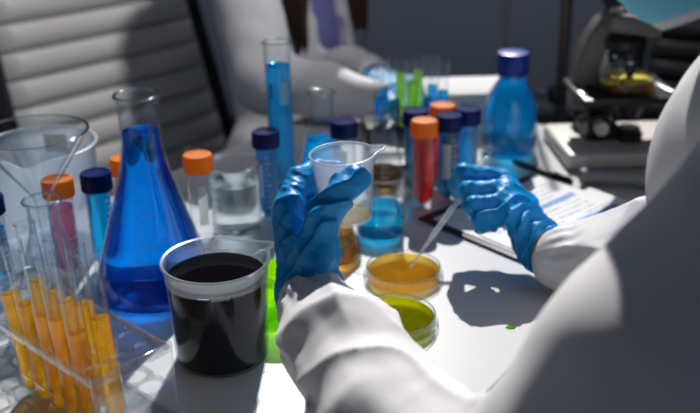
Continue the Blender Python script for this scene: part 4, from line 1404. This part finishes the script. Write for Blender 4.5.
def trousers(root, hip_, f, rt, name='trousers', top=0.0):
    F = Field((hip_[0] - 0.62, hip_[1] - 0.62, 0.02), (hip_[0] + 0.62, hip_[1] + 0.62, hip_[2] + 0.16), 0.0075)
    F.ell(hip_ + V(0, 0, 0.0), V(0.155, 0.135, 0.10), np.stack([rt, f, V(0, 0, 1)], 1), 0.03)
    for sx in (-1, 1):
        h0 = hip_ + rt * 0.09 * sx
        kn_ = h0 + f * 0.40 + V(0, 0, -0.02); an = kn_ + V(0, 0, -0.44) - f * 0.02
        F.chain([h0, kn_], [0.092, 0.066], 0.03); F.chain([kn_, an + V(0, 0, 0.03)], [0.064, 0.052], 0.02)
    F.displace(lambda P: 0.004 * wobble(P, 30, 8))
    o = F.mesh(name, MT['jeans'], None); reparent(o, root)
    for sx in (-1, 1):
        h0 = hip_ + rt * 0.09 * sx
        kn_ = h0 + f * 0.40 + V(0, 0, -0.02); an = kn_ + V(0, 0, -0.44) - f * 0.02
        S = Field(an - V(0.2, 0.2, 0.10), an + V(0.2, 0.2, 0.10), 0.005)
        S.chain([an + V(0, 0, -0.035), an + f * 0.15 + V(0, 0, -0.05)], [0.046, 0.036], 0.02)
        S.halfspace((an[0], an[1], 0.001), (0, 0, -1))
        s_ = S.mesh('shoe', MT['shoe'], None); reparent(s_, root)


trousers(ps, hip, SF, SRt)
st_p = hip - SF * 0.0
stool(hip[0], hip[1], 'round black stool under the person with the pipette', hip[2] - 0.135)

# held cup and pipette
cup, co, ci = beaker(-0.0030, 0.7500, 0.0600, 0.0225, 0.0268, 0.0011, 'straw', 0.0060, 'small milky plastic cup with a little straw liquid held in the left glove', 'pp',
                     (R(8), 0.0085, 0.20, 0.80, -0.002), 'plastic measuring beakers', z=0.9005, body='plastic_body', lip=0.0014)
cup.rotation_euler = (R(1.0), R(-2.5), 0)
pi0, pi1 = Vector((0.0640, 0.9240, 0.7640)), Vector((0.1530, 1.0190, 0.8460))
pp = empty('transfer_pipette', pi0, 0, 'clear plastic transfer pipette from the right glove into the brown dish', 'pipette')
pp.rotation_euler = (pi1 - pi0).to_track_quat('Z', 'Y').to_euler()
L = (pi1 - pi0).length
MT['pipette'] = thin_glass('pipette_plastic', (0.95, 0.97, 0.98), base=0.06, amp=0.4, power=2.5, rough=0.15, milk=0.28)
lathe_obj('stem', [(0.0009, 0), (0.0013, 0), (0.0017, L * 0.18), (0.0030, L * 0.30), (0.0034, L * 0.42), (0.0034, L * 0.80), (0.0026, L * 0.80), (0.0026, L * 0.42), (0.0012, L * 0.2), (0.0009, 0)], MT['pipette'], pp, 24)
lathe_obj('bulb', [(0.0030, L * 0.80), (0.0045, L * 0.83), (0.0068, L * 0.89), (0.0070, L * 0.96), (0.0062, L * 1.03), (0.0040, L * 1.07), (0, L * 1.08)], MT['pipette'], pp, 32)

# ======== the woman behind the table
WF = V(0.80, -0.60, 0); WF /= np.linalg.norm(WF)
WR_ = V(WF[1], -WF[0], 0)
Wn = V(-0.140, 1.875, 1.13)
wRs, wLs = Wn + WR_ * 0.135 + V(0, 0, -0.04), Wn - WR_ * 0.130 + V(0, 0, -0.04)
wRe, wRw = V(-0.140, 1.560, 0.800), V(0.045, 1.460, 0.793)
wLe, wLw = V(-0.050, 1.840, 0.745), V(0.045, 1.590, 0.797)
whip = Wn * V(1, 1, 0) + WF * 0.06 + V(0, 0, 0.57)
whd = Wn + WF * 0.05 + V(0, 0, 0.16)
wp = empty('person', (whip[0], whip[1], 0), 0, 'long brown haired person in a white lab coat seated behind the table', 'person')


def small_hand(F, w, fdir, udir, side, grow=0.0):
    """relaxed hand: palm plus five curled fingers"""
    w = np.array(w); f = fdir / np.linalg.norm(fdir); u = udir - f * (udir @ f); u /= np.linalg.norm(u); s = np.cross(f, u) * side
    F.cone(w - f * 0.02, w + f * 0.02, 0.020 + grow, 0.019 + grow, 0.01)
    for i, (ln, r) in enumerate(((0.070, 0.0085), (0.076, 0.0088), (0.070, 0.0083), (0.056, 0.0073))):
        o_ = (i - 1.5) * 0.0185
        m = w + f * 0.075 + s * o_
        F.cone(w + f * 0.015 + s * o_ * 0.6, m, 0.013 + grow, 0.0105 + grow, 0.010)
        k1 = m + f * ln * 0.45 - u * 0.012; k2 = k1 + f * ln * 0.22 - u * 0.022; k3 = k2 - f * 0.004 - u * 0.018
        F.chain([m, k1, k2, k3], [0.0098 + grow, r + grow, r * 0.92 + grow, r * 0.85 + grow], 0.003)
    t0 = w + f * 0.02 - s * 0.024; t1 = t0 + f * 0.03 - s * 0.018 - u * 0.008; t2 = t1 + f * 0.028 + s * 0.002 - u * 0.012
    F.chain([w, t0, t1, t2], [0.015 + grow, 0.013 + grow, 0.0105 + grow, 0.009 + grow], 0.006)


WB = Field((-0.46, 1.30, 0.0), (0.36, 2.25, 1.36), 0.0060)
WB.chain([Wn, Wn + V(0, 0, 0.06) + WF * 0.02, whd + V(0, 0, -0.05)], [0.052, 0.048, 0.050], 0.02)
WB.cone(Wn + V(0, 0, -0.12), whip + V(0, 0, 0.05), 0.080, 0.11, 0.03)
WB.cone(wLs, wRs, 0.045, 0.045, 0.03)
for S_, E_, W_ in ((wLs, wLe, wLw), (wRs, wRe, wRw)):
    WB.chain([S_, E_, W_], [0.046, 0.036, 0.022], 0.015)
small_hand(WB, wRw, wRw - wRe, V(0, 0, 1), 1, -0.001); small_hand(WB, wLw, V(0.7, -1, 0), V(0, 0, 1), -1, -0.001)
wP, wrot, _ = head_prims(WB, whd, WF + V(0, 0, -0.35))
for sx in (-1, 1):
    h0 = whip + WR_ * 0.09 * sx
    kn_ = h0 + WF * 0.40 + V(0, 0, -0.02); an = kn_ + V(0, 0, -0.44) - WF * 0.02
    WB.chain([h0, kn_], [0.082, 0.056], 0.03); WB.chain([kn_, an + V(0, 0, 0.02)], [0.054, 0.036], 0.02)
    WB.chain([an + V(0, 0, -0.03), an + WF * 0.13 + V(0, 0, -0.045)], [0.034, 0.027], 0.02)
wbody = WB.mesh('body', MT['skin'], None); reparent(wbody, wp)

WC = Field((-0.48, 1.34, 0.28), (0.34, 2.26, 1.14), 0.0055)
WC.cone(Wn + V(0, 0, -0.12), whip + V(0, 0, 0.02), 0.112, 0.128, 0.04)
WC.cone(wLs, wRs, 0.060, 0.064, 0.04)
for S_, E_, W_ in ((wLs, wLe, wLw), (wRs, wRe, wRw)):
    WC.chain([S_, E_], [0.062, 0.054], 0.035)
    WC.chain([E_, E_ * 0.4 + W_ * 0.6, W_], [0.053, 0.044, 0.034], 0.02)
for sx in (-1, 1):
    h0 = whip + WR_ * 0.09 * sx
    WC.cone(h0, h0 + WF * 0.22, 0.104, 0.095, 0.03)


def wdisp(P):
    d = 0.004 * wobble(P, 24, 12) + 0.002 * wobble(P, 60, 15)
    for (E_, W_) in ((wRe, wRw), (wLe, wLw)):
        ax = W_ - E_; L_ = np.linalg.norm(ax); ax = ax / L_
        t_ = (P - E_) @ ax
        dist = np.linalg.norm(P - E_ - t_[:, None] * ax, axis=1)
        near = np.exp(-(np.maximum(dist - 0.06, 0) / 0.02) ** 2) * np.clip(1.2 - np.abs(t_ / L_ - 0.4), 0, 1)
        d = d + 0.005 * near * (np.abs(np.sin(t_ * 36 + 2 * wobble(P, 16, 5))) - 0.5)
    return d


WC.displace(wdisp)
# open front: a V down the chest, cuffs open
wf3 = WF * 0.16
for i in range(9):
    k_ = i / 8
    c_ = Wn + WF * (0.125 + 0.03 * k_) + V(0, 0, 0.03 - 0.44 * k_)
    WC.ell(c_, V(0.062 * (1 - 0.45 * k_), 0.070, 0.05), np.stack([WR_, WF, V(0, 0, 1)], 1), 0, 'sub')
WC.cone(Wn + V(0, 0, 0.0), Wn + V(0, 0, 0.15) + WF * 0.03, 0.060, 0.075, 0, 'sub')
for E_, W_ in ((wRe, wRw), (wLe, wLw)):
    ax = (W_ - E_) / np.linalg.norm(W_ - E_)
    WC.cone(W_ + ax * 0.020, W_ + ax * 0.08, 0.0255, 0.030, 0, 'sub')
wcoat = WC.mesh('lab_coat', MT['coat'], None); reparent(wcoat, wp)
WS = Field((-0.36, 1.60, 0.50), (0.12, 2.08, 1.10), 0.006)
WS.cone(Wn + V(0, 0, -0.11), whip + V(0, 0, 0.10), 0.103, 0.098, 0.03)
WS.cone(Wn + V(0, 0, -0.06) - WR_ * 0.08, Wn + V(0, 0, -0.06) + WR_ * 0.08, 0.064, 0.064, 0.03)
WS.cone(Wn + V(0, 0, 0.0), Wn + V(0, 0, 0.15) + WF * 0.03, 0.056, 0.070, 0, 'sub')
WS.displace(lambda P: 0.003 * wobble(P, 40, 2))
wshirt = WS.mesh('shirt', MT['shirt'], None); reparent(wshirt, wp)
# long hair: cap on the skull and locks falling over the chest and back
WH = Field((-0.40, 1.60, 0.74), (0.16, 2.14, 1.36), 0.0050)
WH.ell(wP(0, -0.016, 0.030), V(0.088, 0.104, 0.095), wrot, 0.01)
WH.ell(wP(0, -0.080, -0.030), V(0.080, 0.050, 0.11), wrot, 0.03)
rngw = np.random.RandomState(11)
for sx in (-1, 1):
    for i in range(7):
        a0 = wP(sx * (0.072 + 0.012 * rngw.rand()), -0.03 + 0.05 * i / 6, 0.02)
        a1 = Wn + WR_ * sx * (0.062 + 0.03 * rngw.rand()) + WF * (0.045 + 0.016 * i) + V(0, 0, 0.02)
        a2 = Wn + WR_ * sx * (0.070 + 0.04 * rngw.rand()) + WF * (0.095 + 0.008 * i) + V(0, 0, -0.11 - 0.03 * rngw.rand())
        a3 = Wn + WR_ * sx * (0.068 + 0.045 * rngw.rand()) + WF * (0.115 + 0.007 * i) + V(0, 0, -0.28 - 0.06 * rngw.rand())
        WH.chain([a0, a1, a2, a3], [0.018, 0.017, 0.014, 0.005], 0.008)
for i in range(9):
    o_ = (i - 4) / 4
    WH.chain([wP(0.06 * o_, -0.10, -0.02), Wn + WR_ * 0.09 * o_ - WF * 0.09, Wn + WR_ * 0.10 * o_ - WF * 0.155 + V(0, 0, -0.18)], [0.03, 0.024, 0.010], 0.012)
WH.ell(wP(0, 0.095, -0.030), V(0.070, 0.075, 0.085), wrot, 0, 'sub')
WH.displace(lambda P: 0.002 * np.sin(220 * (P @ V(0.7, 0.7, 0.1)) + 2 * wobble(P, 30, 3)))
wh = WH.mesh('hair', MT['hair'], None); reparent(wh, wp)
for sgn, W_, E_, fd in ((1, wRw, wRe, None), (-1, wLw, wLe, V(0.7, -1, 0))):
    fd_ = (wRw - wRe) if fd is None else fd
    GF = Field(W_ - 0.15, W_ + 0.17, 0.0032)
    small_hand(GF, W_, fd_, V(0, 0, 1), sgn, 0.0016)
    g_ = GF.mesh('glove', MT['glove'], None); reparent(g_, wp)
for sx in (-1, 1):
    b = bmesh.new(); bmesh.ops.create_uvsphere(b, u_segments=16, v_segments=10, radius=0.0125)
    e = obj('eye', b, MT['eye'], None, 60, tuple(wP(sx * 0.031, 0.078, 0.014))); reparent(e, wp)
trousers(wp, whip, WF, WR_)
stool(whip[0], whip[1], 'round black stool under the long haired person', whip[2] - 0.135, 0.11)
